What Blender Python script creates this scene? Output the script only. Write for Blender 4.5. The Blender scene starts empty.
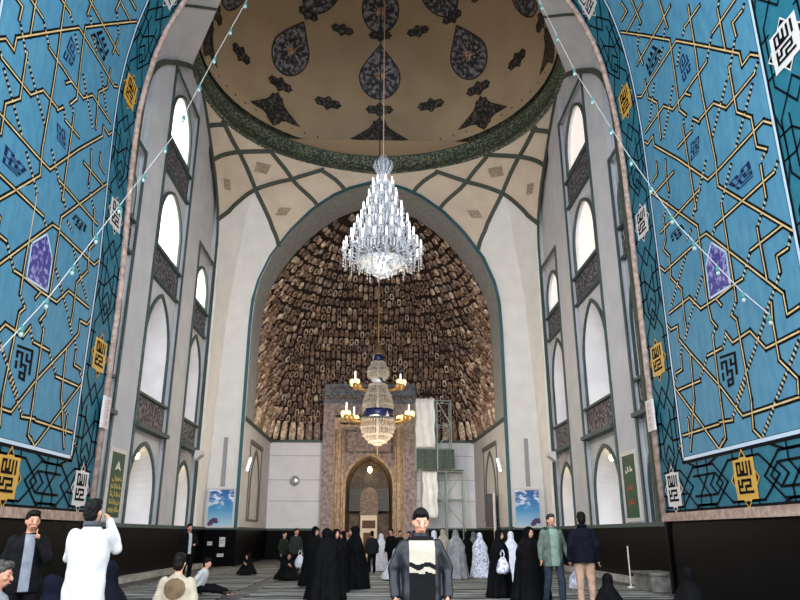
import bpy, math, random
import numpy as np
from mathutils import Vector, Matrix, noise
random.seed(7)
PI = math.pi
SC = bpy.context.scene
COL = SC.collection

# ------------------------------------------------------------------ camera
cam_d = bpy.data.cameras.new('camera'); cam = bpy.data.objects.new('camera', cam_d); COL.objects.link(cam)
cam_d.sensor_width = 36; cam_d.sensor_fit = 'HORIZONTAL'; cam_d.lens = 31.5; cam_d.clip_end = 300
cam.location = (0, 0, 1.42)
cam.rotation_euler = (math.radians(90 + 18.484), 0, math.radians(-1.862))
SC.camera = cam
# ------------------------------------------------------------------ sky, exposure
W = bpy.data.worlds.new('sky'); SC.world = W; W.use_nodes = True
bg = W.node_tree.nodes['Background']
bg.inputs[0].default_value = (0.86, 0.93, 1.0, 1); bg.inputs[1].default_value = 4.0
vs = SC.view_settings
vs.view_transform = 'Standard'; vs.look = 'None'; vs.gamma = 1; vs.use_curve_mapping = False; vs.exposure = 0.5

# ------------------------------------------------------------------ helpers
def lin(c):
    return tuple(((v / 255) / 12.92 if v / 255 <= .04045 else ((v / 255 + .055) / 1.055) ** 2.4) for v in c)
def tag(o, label=None, cat=None, group=None, kind=None):
    if label: o['label'] = label
    if cat: o['category'] = cat
    if group: o['group'] = group
    if kind: o['kind'] = kind
    return o
def empty(name, loc=(0, 0, 0), rz=0):
    o = bpy.data.objects.new(name, None); COL.objects.link(o); o.location = loc; o.rotation_euler = (0, 0, rz); o.empty_display_size = .2
    return o
MATS = {}
def mat(name, rgb, rough=.6, rgb2=None, scale=4., detail=3., lo=.4, hi=.6, tex='noise', metal=0., emit=0., ecol=None, stretch=None, bump=0., trans=0., coat=0., spec=None):
    """principled material; rgb -> rgb2 through a noise / voronoi / wave in object space"""
    if name in MATS: return MATS[name]
    m = bpy.data.materials.new(name); m.use_nodes = True; nt = m.node_tree; p = nt.nodes['Principled BSDF']
    p.inputs['Base Color'].default_value = (*lin(rgb), 1); p.inputs['Roughness'].default_value = rough; p.inputs['Metallic'].default_value = metal
    if trans: p.inputs['Transmission Weight'].default_value = trans
    if coat: p.inputs['Coat Weight'].default_value = coat
    if spec is not None: p.inputs['Specular IOR Level'].default_value = spec
    if emit: p.inputs['Emission Color'].default_value = (*lin(ecol or rgb), 1); p.inputs['Emission Strength'].default_value = emit
    if rgb2 or bump:
        tc = nt.nodes.new('ShaderNodeTexCoord'); mp = nt.nodes.new('ShaderNodeMapping')
        nt.links.new(tc.outputs['Object'], mp.inputs[0])
        if stretch: mp.inputs['Scale'].default_value = stretch
        if tex == 'noise':
            t = nt.nodes.new('ShaderNodeTexNoise'); t.inputs['Scale'].default_value = scale; t.inputs['Detail'].default_value = detail; out = t.outputs['Fac']
        elif tex == 'voronoi':
            t = nt.nodes.new('ShaderNodeTexVoronoi'); t.inputs['Scale'].default_value = scale; out = t.outputs['Distance']
        elif tex == 'cell':
            t = nt.nodes.new('ShaderNodeTexVoronoi'); t.inputs['Scale'].default_value = scale; out = t.outputs['Color']
        else:
            t = nt.nodes.new('ShaderNodeTexWave'); t.inputs['Scale'].default_value = scale; t.inputs['Distortion'].default_value = 6; t.inputs['Detail'].default_value = detail; out = t.outputs['Fac']
        nt.links.new(mp.outputs[0], t.inputs['Vector'])
        if rgb2:
            r = nt.nodes.new('ShaderNodeValToRGB'); r.color_ramp.elements[0].position = lo; r.color_ramp.elements[1].position = hi
            r.color_ramp.elements[0].color = (*lin(rgb), 1); r.color_ramp.elements[1].color = (*lin(rgb2), 1)
            nt.links.new(out, r.inputs[0]); nt.links.new(r.outputs[0], p.inputs['Base Color'])
        if bump:
            b = nt.nodes.new('ShaderNodeBump'); b.inputs['Strength'].default_value = bump; b.inputs['Distance'].default_value = .02
            nt.links.new(out, b.inputs['Height']); nt.links.new(b.outputs[0], p.inputs['Normal'])
    MATS[name] = m
    return m
class MB:
    """collects shapes; build() links them as one mesh object"""
    def __init__(s): s.v = []; s.f = []; s.m = []
    def add(s, vs_, fs_, mi=0):
        n = len(s.v); s.v += [tuple(p) for p in vs_]; s.f += [tuple(n + i for i in f) for f in fs_]; s.m += [mi] * len(fs_); return s
    def quad(s, a, b, c, d, mi=0): return s.add([a, b, c, d], [(0, 1, 2, 3)], mi)
    def box(s, x0, x1, y0, y1, z0, z1, mi=0):
        v = [(x, y, z) for x in (x0, x1) for y in (y0, y1) for z in (z0, z1)]
        return s.add(v, [(0, 1, 3, 2), (4, 6, 7, 5), (0, 4, 5, 1), (2, 3, 7, 6), (0, 2, 6, 4), (1, 5, 7, 3)], mi)
    def tube(s, pts, r, n=8, mi=0, caps=True):
        pts = [Vector(p) for p in pts]; rs = r if isinstance(r, (list, tuple)) else [r] * len(pts)
        vs_, fs_ = [], []; up = None
        for i, p in enumerate(pts):
            t = (pts[min(i + 1, len(pts) - 1)] - pts[max(i - 1, 0)]).normalized()
            if up is None:
                up = Vector((0, 0, 1)) if abs(t.z) < .9 else Vector((1, 0, 0))
            a = t.cross(up)
            if a.length < 1e-6: a = t.orthogonal()
            a.normalize(); b = a.cross(t); up = b
            for k in range(n):
                an = 2 * PI * k / n; vs_.append(p + (a * math.cos(an) + b * math.sin(an)) * rs[i])
        for i in range(len(pts) - 1):
            for k in range(n):
                fs_.append((i * n + k, i * n + (k + 1) % n, (i + 1) * n + (k + 1) % n, (i + 1) * n + k))
        if caps: fs_ += [tuple(range(n))[::-1], tuple((len(pts) - 1) * n + k for k in range(n))]
        return s.add(vs_, fs_, mi)
    def lathe(s, prof, n=24, c=(0, 0, 0), mi=0, closed=False):
        vs_, fs_ = [], []; m = len(prof)
        for k in range(n):
            a = 2 * PI * k / n
            vs_ += [(c[0] + r * math.cos(a), c[1] + r * math.sin(a), c[2] + z) for r, z in prof]
        for k in range(n):
            for i in range(m - 1 + (1 if closed else 0)):
                j = (i + 1) % m; fs_.append((k * m + i, ((k + 1) % n) * m + i, ((k + 1) % n) * m + j, k * m + j))
        return s.add(vs_, fs_, mi)
    def ell(s, c, r, nu=12, nv=8, mi=0, M=None):
        vs_, fs_ = [], []
        for j in range(nv + 1):
            ph = PI * j / nv
            for i in range(nu):
                th = 2 * PI * i / nu; p = Vector((r[0] * math.sin(ph) * math.cos(th), r[1] * math.sin(ph) * math.sin(th), r[2] * math.cos(ph)))
                if M: p = M @ p
                vs_.append(Vector(c) + p)
        for j in range(nv):
            for i in range(nu):
                fs_.append((j * nu + i, (j + 1) * nu + i, (j + 1) * nu + (i + 1) % nu, j * nu + (i + 1) % nu))
        return s.add(vs_, fs_, mi)
    def cap(s, p0, r0, p1, r1, n=10, mi=0):
        p0, p1 = Vector(p0), Vector(p1); d = (p1 - p0).normalized()
        a = [(p0 - d * r0 * math.cos(t), r0 * max(math.sin(t), .02)) for t in (0.05, .5, 1.0, 1.5)]
        b = [(p1 + d * r1 * math.sin(t), r1 * max(math.cos(t), .02)) for t in (0.07, .57, 1.07, 1.5)]
        return s.tube([q for q, _ in a + b], [q for _, q in a + b], n, mi)
    def loft(s, secs, n=20, mi=0, fold=0., nf=7, ph=0.):
        """closed stack of ellipses: (cx, cy, z, rx, ry)"""
        vs_, fs_ = [], []
        zb, zt = secs[0][2], secs[-1][2]
        for (cx, cy, z, rx, ry) in secs:
            w = fold * max(0, 1 - (z - zb) / max(1e-6, (zt - zb) * .75))
            for k in range(n):
                a = 2 * PI * k / n; g = 1 + w * math.sin(nf * a + ph) + w * .6 * math.sin((nf + 4) * a + 2 * ph)
                vs_.append((cx + rx * g * math.cos(a), cy + ry * g * math.sin(a), z))
        for i in range(len(secs) - 1):
            for k in range(n): fs_.append((i * n + k, i * n + (k + 1) % n, (i + 1) * n + (k + 1) % n, (i + 1) * n + k))
        fs_ += [tuple(range(n))[::-1], tuple((len(secs) - 1) * n + k for k in range(n))]
        return s.add(vs_, fs_, mi)
    def strip(s, pts, w, t, nrm, mi=0, closed=False):
        """bar of rectangular section w x t along a polyline lying on a surface with normal nrm"""
        pts = [Vector(p) for p in pts]; n = len(pts); N = [Vector(q) for q in nrm] if isinstance(nrm, list) else [Vector(nrm)] * n
        vs_, fs_ = [], []
        for i, p in enumerate(pts):
            if closed: d0, d1 = (p - pts[i - 1]), (pts[(i + 1) % n] - p)
            else: d0 = p - pts[i - 1] if i else pts[1] - p; d1 = pts[i + 1] - p if i < n - 1 else d0
            d0 = d0.normalized(); d1 = d1.normalized(); tt = (d0 + d1)
            tt = tt.normalized() if tt.length > 1e-6 else d0
            a = tt.cross(N[i]).normalized(); k = 1 / max(.5, tt.dot(d0)); nn = N[i].normalized()
            for (u, q) in ((-.5, 0), (.5, 0), (.5, 1), (-.5, 1)): vs_.append(p + a * (u * w * k) + nn * (q * t))
        m = n if closed else n - 1
        for i in range(m):
            j = (i + 1) % n
            for k in range(4): fs_.append((i * 4 + k, i * 4 + (k + 1) % 4, j * 4 + (k + 1) % 4, j * 4 + k))
        if not closed: fs_ += [(3, 2, 1, 0), tuple((n - 1) * 4 + k for k in range(4))]
        return s.add(vs_, fs_, mi)
    def xf(s, M, start=0):
        for i in range(start, len(s.v)): s.v[i] = tuple(M @ Vector(s.v[i]))
        return s
    def mesh(s, name, mats):
        me = bpy.data.meshes.new(name); me.from_pydata(s.v, [], s.f)
        for m in (mats if isinstance(mats, (list, tuple)) else [mats]): me.materials.append(m)
        me.polygons.foreach_set('material_index', s.m); me.update(); return me
    def build(s, name, mats, parent=None, smooth=False, loc=None):
        me = s.mesh(name, mats)
        if smooth: me.polygons.foreach_set('use_smooth', [True] * len(me.polygons))
        o = bpy.data.objects.new(name, me); COL.objects.link(o)
        if parent: o.parent = parent
        if loc: o.location = loc
        return o
    def blob(s, name, mats, parent=None, voxel=.015, it=3, wrinkle=0., wscale=6., zones=None):
        """fuse the collected shapes into one continuous smooth surface"""
        me = s.mesh(name + '_raw', mats); t = bpy.data.objects.new('raw', me); tmp = bpy.data.scenes.get('fuse') or bpy.data.scenes.new('fuse'); tmp.collection.objects.link(t)
        md = t.modifiers.new('r', 'REMESH'); md.mode = 'VOXEL'; md.voxel_size = voxel
        if it: ms = t.modifiers.new('s', 'SMOOTH'); ms.iterations = it; ms.factor = .5
        with bpy.context.temp_override(scene=tmp, view_layer=tmp.view_layers[0]):
            dg = bpy.context.evaluated_depsgraph_get(); m2 = bpy.data.meshes.new_from_object(t.evaluated_get(dg))
        m2.name = name
        bpy.data.objects.remove(t); bpy.data.meshes.remove(me)
        m2.materials.clear()
        for m in (mats if isinstance(mats, (list, tuple)) else [mats]): m2.materials.append(m)
        nv = len(m2.vertices); npol = len(m2.polygons)
        if wrinkle:
            co = np.empty(nv * 3, np.float32); m2.vertices.foreach_get('co', co); nr = np.empty(nv * 3, np.float32); m2.vertices.foreach_get('normal', nr)
            q = co.reshape(-1, 3); k = wscale; ph = (len(name) + nv % 17) * .7
            a = np.sin(q[:, 0] * k * 3.1 + ph + 1.7 * np.sin(q[:, 2] * k * 1.3)) * np.sin(q[:, 2] * k * 2.3 + 1.3 * np.sin(q[:, 0] * k * 1.9 + ph)) + .6 * np.sin(q[:, 1] * k * 4.3 + q[:, 2] * k * 1.7 + ph)
            co += (nr.reshape(-1, 3) * (a * wrinkle * .6)[:, None]).ravel().astype(np.float32); m2.vertices.foreach_set('co', co)
        m2.polygons.foreach_set('use_smooth', [True] * npol)
        if zones:
            for p in m2.polygons: p.material_index = zones(p.center)
        else: m2.polygons.foreach_set('material_index', [0] * npol)
        m2.update()
        o = bpy.data.objects.new(name, m2); COL.objects.link(o)
        if parent: o.parent = parent
        return o
def copy_tree(o, parent=None):
    c = o.copy(); COL.objects.link(c); c.parent = parent
    for ch in [x for x in bpy.data.objects if x.parent == o]: copy_tree(ch, c)
    return c
def structure(o): o['kind'] = 'structure'; return o
def arch_pts(w, z0, z1, n=10, zb=None):
    """pointed arch outline from (-w) foot over the apex to (+w); optional jamb foot zb"""
    h = z1 - z0; out = []
    if h > w:
        r = (w * w + h * h) / (2 * w); am = math.asin(min(1, h / r)); half = [(w - r + r * math.cos(am * i / n), z0 + r * math.sin(am * i / n)) for i in range(n + 1)]
    else:
        half = [(w * (1 - (i / n) ** 2) ** .62, z0 + h * (i / n) ** 1.15) for i in range(n + 1)]
    half[-1] = (0, z1)
    out = [(-x, z) for x, z in half] + [(x, z) for x, z in half[::-1][1:]]
    if zb is not None: out = [(-w, zb)] + out + [(w, zb)]
    return out

# ------------------------------------------------------------------ materials
M_plaster = mat('plaster', (196, 195, 198), .85, (182, 181, 186), 1.2, 4, .3, .7)
M_white = mat('white_plaster', (226, 222, 217), .8, (216, 212, 208), 1.5, 4, .3, .7)
M_cream = mat('cream_plaster', (214, 196, 176), .8, (200, 180, 160), 1.0, 4, .3, .7)
M_domecol = mat('dome_plaster', (190, 167, 137), .85, (177, 154, 124), .6, 4, .3, .7)
M_rib = mat('green_rib', (58, 66, 58), .7, (72, 78, 66), 8, 3)
M_mold = mat('green_molding', (66, 84, 84), .55, (52, 68, 68), 6, 3)
M_teal = mat('teal_band_edge', (34, 84, 92), .4)
M_greymold = mat('grey_soffit', (150, 152, 152), .8, (138, 140, 142), 3, 3)
M_band = mat('carved_band', (24, 24, 30), .6, (134, 130, 138), 8, 6, .47, .62)
M_blackstone = mat('black_marble', (2, 2, 3), .4, (9, 9, 10), 2.0, 6, .55, .75, spec=.06)
M_beam = mat('pink_stone', (178, 150, 136), .6, (142, 118, 106), 6, 5)
M_paleStone = mat('pale_stone', (176, 172, 164), .6, (140, 138, 132), 4, 5)
M_tile = mat('blue_tile', (60, 116, 144), .6, (82, 136, 158), 3.2, 6, .25, .8, stretch=(1, 1.6, .7), spec=.25)
M_border = mat('teal_tile', (26, 92, 112), .6, (36, 108, 124), 3.5, 6, .3, .75, spec=.25)
M_black = mat('black_glaze', (8, 9, 13), .7, spec=.08)
M_tan = mat('tan_glaze', (190, 158, 104), .5, (206, 180, 132), 5, 3)
M_yellow = mat('yellow_glaze', (196, 150, 58), .5)
M_whiteglaze = mat('white_glaze', (206, 200, 196), .5)
M_navy = mat('navy_glaze', (22, 32, 70), .6, spec=.1)
M_mosaic = mat('purple_mosaic', (36, 38, 120), .4, (150, 140, 190), 9, 5, .5, .62)
M_frame = mat('pale_frame', (176, 196, 214), .4)

# ------------------------------------------------------------------ ground
fl = MB(); fl.quad((-26, -16, 0), (26, -16, 0), (26, 47.5, 0), (-26, 47.5, 0))
M_floor = mat('worn_floor', (92, 90, 88), .55, (40, 40, 42), 1.1, 6, .38, .62)
structure(fl.build('floor', M_floor))

# ------------------------------------------------------------------ tiled portal: pointed tunnel vault
PZ = [(7.31, 0), (7.31, 8.0), (7.31, 11.5), (7.29, 12.5), (7.24, 13.5), (7.15, 14.5), (7.0, 15.5), (6.76, 16.5), (6.38, 17.5), (5.85, 18.5), (5.15, 19.5), (4.2, 20.5), (2.9, 21.5), (0, 23.0)]
CX = .11
SL = [0]
for i in range(1, len(PZ)): SL.append(SL[-1] + math.hypot(PZ[i][0] - PZ[i - 1][0], PZ[i][1] - PZ[i - 1][1]))
def surf(side, Y, s, off=0.):
    i = 0
    while i < len(PZ) - 2 and s > SL[i + 1]: i += 1
    (h0, z0), (h1, z1) = PZ[i], PZ[i + 1]; L = SL[i + 1] - SL[i]; t = (s - SL[i]) / L; dh, dz = (h1 - h0) / L, (z1 - z0) / L
    h = h0 + (h1 - h0) * t - dz * off; z = z0 + (z1 - z0) * t + dh * off
    if side < 0: h += .22 * min(1, max(0, (z - 8) / 5.5))
    return (CX + side * h, Y, z)
Y0, Y1 = 8.4, 18.55
YN, YF, S0 = 11.2, 17.05, 3.1          # tile panel: near edge, far edge, sill
def sgrid(mb, side, ya, yb, sa, sb, off, mi=0, ny=1):
    ss = sorted({sa, sb} | {q for q in SL if sa < q < sb}); ys = [ya + (yb - ya) * i / ny for i in range(ny + 1)]
    n = len(ys)
    mb.add([surf(side, y, s, off) for s in ss for y in ys], [(i * n + j, i * n + j + 1, (i + 1) * n + j + 1, (i + 1) * n + j) for i in range(len(ss) - 1) for j in range(n - 1)], mi)
def line(mb, side, pts, w, off, mi=0, ext=True, closed=False):
    """flat glazed band along a polyline in wall coordinates (Y, s)"""
    if closed: pts = list(pts) + [pts[0]]
    for (a, b) in zip(pts[:-1], pts[1:]):
        dx, dy = b[0] - a[0], b[1] - a[1]; L = math.hypot(dx, dy)
        if L < 1e-6: continue
        dx /= L; dy /= L; e = w * .42 if ext else 0
        a2 = (a[0] - dx * e, a[1] - dy * e); L2 = L + 2 * e; n = max(1, int(L2 / .5)) if a[1] > 11 or b[1] > 11 else 1
        v = []
        for i in range(n + 1):
            y, s = a2[0] + dx * L2 * i / n, a2[1] + dy * L2 * i / n
            v += [surf(side, y - dy * w / 2, s + dx * w / 2, off), surf(side, y + dy * w / 2, s - dx * w / 2, off)]
        mb.add(v, [(2 * i, 2 * i + 1, 2 * i + 3, 2 * i + 2) for i in range(n)], mi)
def dots(mb, side, pts, w, off, mi=0, dash=.055, gap=.055, ph=0.):
    for (a, b) in zip(pts[:-1], pts[1:]):
        dx, dy = b[0] - a[0], b[1] - a[1]; L = math.hypot(dx, dy); dx /= L; dy /= L; t = ph
        while t < L:
            line(mb, side, [(a[0] + dx * t, a[1] + dy * t), (a[0] + dx * min(L, t + dash), a[1] + dy * min(L, t + dash))], w, off, mi, ext=False); t += dash + gap
def poly(mb, side, pts, off, mi=0):
    mb.add([surf(side, y, s, off) for y, s in pts], [tuple(range(len(pts)))], mi)
SOL = [[(16.92,15.53),(14.58,13.36),(14.67,12.22),(14.72,11.38),(14.44,11.04)],[(13.31,12.19),(14.28,13.09),(15.95,13.15),(16.67,13.12),(16.91,13.28)],[(13.31,12.19),(11.88,10.85),(11.86,10.53),(11.53,10.55),(11.23,10.28)],[(15.82,15.73),(15.74,14.87)],[(15.38,15.24),(16.58,15.28)],[(14.6,14.63),(14.54,13.71)],[(14.18,14.07),(16.54,14.09)],[(16.32,16.08),(16.24,15.7),(16.65,15.74)],[(13.44,13.4),(13.57,11.57),(13.55,10.87),(13.45,9.25),(13.51,8.65),(12.69,7.88),(11.24,6.55)],[(12.98,13.03),(13.8,13.1)],[(16.29,14.37),(16.2,13.86)],[(11.68,12.03),(12.72,12.04)],[(12.34,12.38),(12.35,11.28)],[(11.52,11.62),(11.91,11.64),(11.88,11.28)],[(13.14,11.61),(13.49,11.6),(13.84,11.62),(14.34,11.6),(15.05,11.62),(15.51,12.03),(16.79,12.05)],[(12.33,10.86),(12.33,9.74),(11.87,9.31),(11.87,8.65),(11.57,8.41)],[(11.5,10.08),(12.69,10.08),(13.15,10.51),(13.86,10.54),(13.87,10.49),(14.12,10.74)],[(16.29,13.39),(16.29,12.81),(15.85,12.36),(15.87,12.06),(15.94,11.32)],[(14.34,11.6),(14.1,11.38)],[(16.93,11.82),(16.78,11.66),(16.39,11.67),(16.39,11.38),(15.15,10.25),(13.89,9.0),(13.34,8.98),(11.51,9.0),(11.21,8.74)],[(14.68,10.88),(14.66,9.95),(14.63,8.62)],[(14.3,10.51),(15.07,10.54)],[(15.84,10.62),(15.93,10.17),(15.89,9.76)],[(15.49,10.08),(16.73,10.12)],[(16.97,10.28),(14.68,8.22),(14.68,7.87),(14.73,6.29),(14.67,5.93),(14.48,5.72)],[(14.33,8.99),(16.66,8.95)],[(16.39,9.25),(16.45,8.63),(16.64,8.45),(16.34,8.14),(16.42,7.59),(15.93,7.1),(15.97,6.33),(15.94,6.05)],[(16.4,10.86),(16.41,10.55),(16.75,10.49)],[(14.67,7.91),(14.33,7.88),(12.42,6.1),(11.88,5.6),(11.88,5.19),(11.49,5.22)],[(11.48,7.87),(13.88,7.87)],[(11.85,8.22),(11.87,7.55)],[(13.49,8.2),(13.51,6.25),(13.53,5.99)],[(12.33,7.11),(12.33,6.85),(12.31,5.99)],[(11.53,6.8),(12.69,6.78)],[(11.5,6.33),(11.87,6.33),(11.86,6.01)],[(14.68,7.87),(16.73,7.87),(17.01,8.11)],[(16.77,6.75),(15.57,6.77),(15.09,6.33),(14.33,6.32),(13.5,6.36),(13.14,6.35)],[(12.3,5.56),(12.36,5.23),(12.37,4.47),(11.91,4.02),(11.97,3.76)],[(14.33,6.32),(14.15,6.11)],[(13.8,5.79),(13.62,5.62),(13.55,3.94),(13.65,3.37),(13.39,3.16)],[(17.01,6.52),(16.82,6.32),(16.41,6.3),(16.43,5.98),(15.92,5.5),(14.74,4.48),(13.97,3.69),(11.97,3.7)],[(15.92,5.5),(16.03,4.42),(16.57,3.3)],[(15.09,5.22),(14.39,5.22)],[(16.44,5.55),(16.46,5.22),(16.83,5.2)],[(16.8,4.78),(15.61,4.76)],[(17.04,4.91),(15.15,3.16),(14.96,3.3)],[(14.72,5.58),(14.78,4.16),(14.8,3.36),(15.0,3.25)],[(14.15,5.49),(13.92,5.21),(13.19,5.26),(12.74,4.78),(11.62,4.8)],[(16.88,3.68),(14.99,3.68),(14.98,3.71),(14.4,3.67)],[(16.5,4.02),(16.53,3.62)]]
DOT = [[(15.83,14.9),(16.27,14.49)],[(14.67,13.8),(14.87,13.59)],[(13.97,12.98),(13.78,13.06)],[(14.16,12.82),(14.5,12.49)],[(14.97,13.46),(15.39,13.24)],[(12.77,12.0),(13.13,11.64)],[(12.23,12.52),(12.31,12.38)],[(11.4,11.71),(11.49,11.61)],[(11.95,11.24),(12.43,10.63)],[(11.32,10.23),(11.55,10.08)],[(14.85,12.19),(15.79,11.22)],[(15.8,12.95),(16.53,12.09)],[(14.59,11.05),(14.64,10.88)],[(14.16,10.73),(14.28,10.56)],[(12.49,10.64),(13.43,9.82)],[(11.62,9.95),(12.6,9.05)],[(11.6,8.4),(11.8,8.31)],[(15.86,9.71),(16.35,9.23)],[(13.84,9.48),(14.88,8.5)],[(14.99,8.28),(15.33,8.15)],[(11.88,7.52),(12.33,7.11)],[(12.84,8.84),(13.48,8.23)],[(13.89,7.84),(14.12,7.72)],[(11.3,8.02),(11.45,7.89)],[(15.42,7.84),(16.64,6.88)],[(14.8,7.03),(15.72,6.28)],[(12.72,6.76),(13.17,6.33)],[(11.4,6.45),(11.5,6.33)],[(11.87,5.99),(12.66,5.33)],[(13.53,5.99),(13.8,5.79)],[(16.25,5.9),(16.44,5.55)],[(14.55,5.71),(14.72,5.58)],[(15.13,5.19),(15.6,4.81)],[(15.78,6.2),(16.11,5.86)],[(16.81,5.13),(17.06,4.98)],[(12.62,5.31),(14.11,4.04)],[(11.67,4.66),(12.7,3.78),(13.39,3.16)],[(14.13,5.47),(14.33,5.23)],[(13.68,4.33),(14.41,3.71)],[(16.01,4.36),(16.5,4.02)],[(16.97,3.57),(17.22,3.4)],[(11.32,6.55),(11.43,6.47)]]
MED = [(14.16, 7.58), (13.61, 7.13), (13.64, 6.38), (14.59, 6.41), (14.56, 7.16)]
KQ = [[(14.49, 5.01), (13.83, 4.96), (13.88, 4.44), (14.52, 4.4)], [(13.0, 8.44), (12.15, 8.51), (12.14, 8.18), (12.71, 8.18)], [(15.99, 13.69), (15.41, 13.87), (15.0, 13.4), (15.92, 13.32)], [(14.32, 12.43), (14.02, 12.57), (13.84, 11.92), (14.29, 11.95)], [(16.07, 8.62), (15.42, 8.61), (15.25, 8.4), (15.98, 8.36)], [(14.39, 10.22), (13.97, 10.18), (14.06, 9.88), (14.5, 9.86)], [(13.83, 11.09), (13.67, 11.13), (13.66, 10.94), (13.81, 10.9)]]
KUF = ['.###.#.#.#.', '.#.#.#.#.#.', '.#.#.#.#.#.', '.#.###.#.#.', '.#######.#.', '...........', '.#.######..', '.#.#....#..', '.###.####..', '.#...#.....', '.#########.', '...........']
KU = [['#######.', '......#.', '###.#.#.', '#.#.#.#.', '#.#.###.', '..#...#.', '#.###.#.', '#.#.#.#.', '#...#.#.', '..###...', '..#.#...', '..###...'],
      ['###.###.', '#.#.#.#.', '#.###.#.', '#.....#.', '#.###.#.', '#.#.###.', '###.#...', '..#.###.', '#.#...#.', '#.#####.', '#.......', '#######.'],
      ['#.#.#.#.', '#.#.#.#.', '#.#.#.#.', '#.###.#.', '#.....#.', '#######.', '........', '###.###.', '#.#.#.#.', '#.###.#.', '#.....#.', '#######.'],
      ['######..', '#....#..', '#.##.#..', '#.#..#.#', '#.####.#', '#......#', '########', '........', '#.#.#.##', '#.#.#.#.', '#.#.###.', '###.....']]
def bitmap(mb, side, bm, corners, off, mi=0):
    """letters drawn as square-kufic bricks inside the quad tl, tr, br, bl"""
    tl, tr, br, bl = [Vector(q) for q in corners]; R, C = len(bm), len(bm[0])
    def at(u, v): return (tl * (1 - u) + tr * u) * (1 - v) + (bl * (1 - u) + br * u) * v
    for r in range(R):
        c = 0
        while c < C:
            if bm[r][c] == '#':
                e = c
                while e < C and bm[r][e] == '#': e += 1
                poly(mb, side, [tuple(at(c / C, r / R)), tuple(at(e / C, r / R)), tuple(at(e / C, (r + 1) / R)), tuple(at(c / C, (r + 1) / R))], off, mi); c = e
            else: c += 1
def medallion(mb, side, cy, cs, hy, hs, flip, mi_bg, mi_ink):
    """eight-pointed star panel with square-kufic writing"""
    e = .20
    star = [(-hy, hs), (-hy * .38, hs), (0, hs + e), (hy * .38, hs), (hy, hs), (hy, hs * .38), (hy + e * .8, 0), (hy, -hs * .38), (hy, -hs), (hy * .38, -hs), (0, -hs - e), (-hy * .38, -hs), (-hy, -hs), (-hy, -hs * .38), (-hy - e * .8, 0), (-hy, hs * .38)]
    P = [(cy + a, cs + b) for a, b in star]
    n = len(P); c = surf(side, cy, cs, .016)
    mb.add([surf(side, y, s, .016) for y, s in P] + [c], [(i, (i + 1) % n, n) for i in range(n)], mi_bg)
    for tri in (((-.25 * hy, hs + .03), (.25 * hy, hs + .03), (0, hs + e * .72)), ((-.25 * hy, -hs - .03), (.25 * hy, -hs - .03), (0, -hs - e * .72)), ((hy + .02, -.25 * hs), (hy + .02, .25 * hs), (hy + e * .55, 0)), ((-hy - .02, -.25 * hs), (-hy - .02, .25 * hs), (-hy - e * .55, 0))):
        poly(mb, side, [(cy + a, cs + b) for a, b in tri], .02, mi_ink)
    q = .86; f = -1 if flip else 1
    bitmap(mb, side, KUF, [(cy - f * hy * q, cs + hs * q), (cy + f * hy * q, cs + hs * q), (cy + f * hy * q, cs - hs * q), (cy - f * hy * q, cs - hs * q)], .024, mi_ink)
UNIT = [[(-.1, .38), (.17, .38), (.34, 0), (.17, -.38), (-.1, -.38)], [(1.1, .38), (.83, .38), (.66, 0), (.83, -.38), (1.1, -.38)],
        [(.20, 0), (.36, .38), (.58, .38), (.70, .5)], [(.20, 0), (.36, -.38), (.58, -.38), (.70, -.5)], [(.80, 0), (.64, .38), (.42, .38), (.30, .5)], [(.80, 0), (.64, -.38), (.42, -.38), (.30, -.5)],
        [(.44, .5), (.44, .2), (.57, -.2), (.57, -.5)], [(.57, .5), (.57, .2), (.44, -.2), (.44, -.5)], [(.36, .2), (.64, .2)], [(.36, -.2), (.64, -.2)], [(.11, .5), (.11, .3)], [(.11, -.5), (.11, -.3)], [(.89, .5), (.89, .3)], [(.89, -.5), (.89, -.3)], [(.26, 0), (.34, .2), (.42, 0), (.34, -.2), (.26, 0)]]
def run_border(mb, side, o, ax, L, wd, w, mi=0, smax=99):
    """border strapwork between two medallions; o start (Y,s), ax 'y' or 's', L spacing (signed), wd band width"""
    for pl in UNIT:
        P = [((o[0] + a * L, o[1] + b * wd) if ax == 'y' else (o[0] + b * wd, o[1] + a * L)) for a, b in pl]
        P = [(y, s) for y, s in P if s < smax and y > Y0 + .02]
        if len(P) > 1: line(mb, side, P, w, .012, mi)
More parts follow.
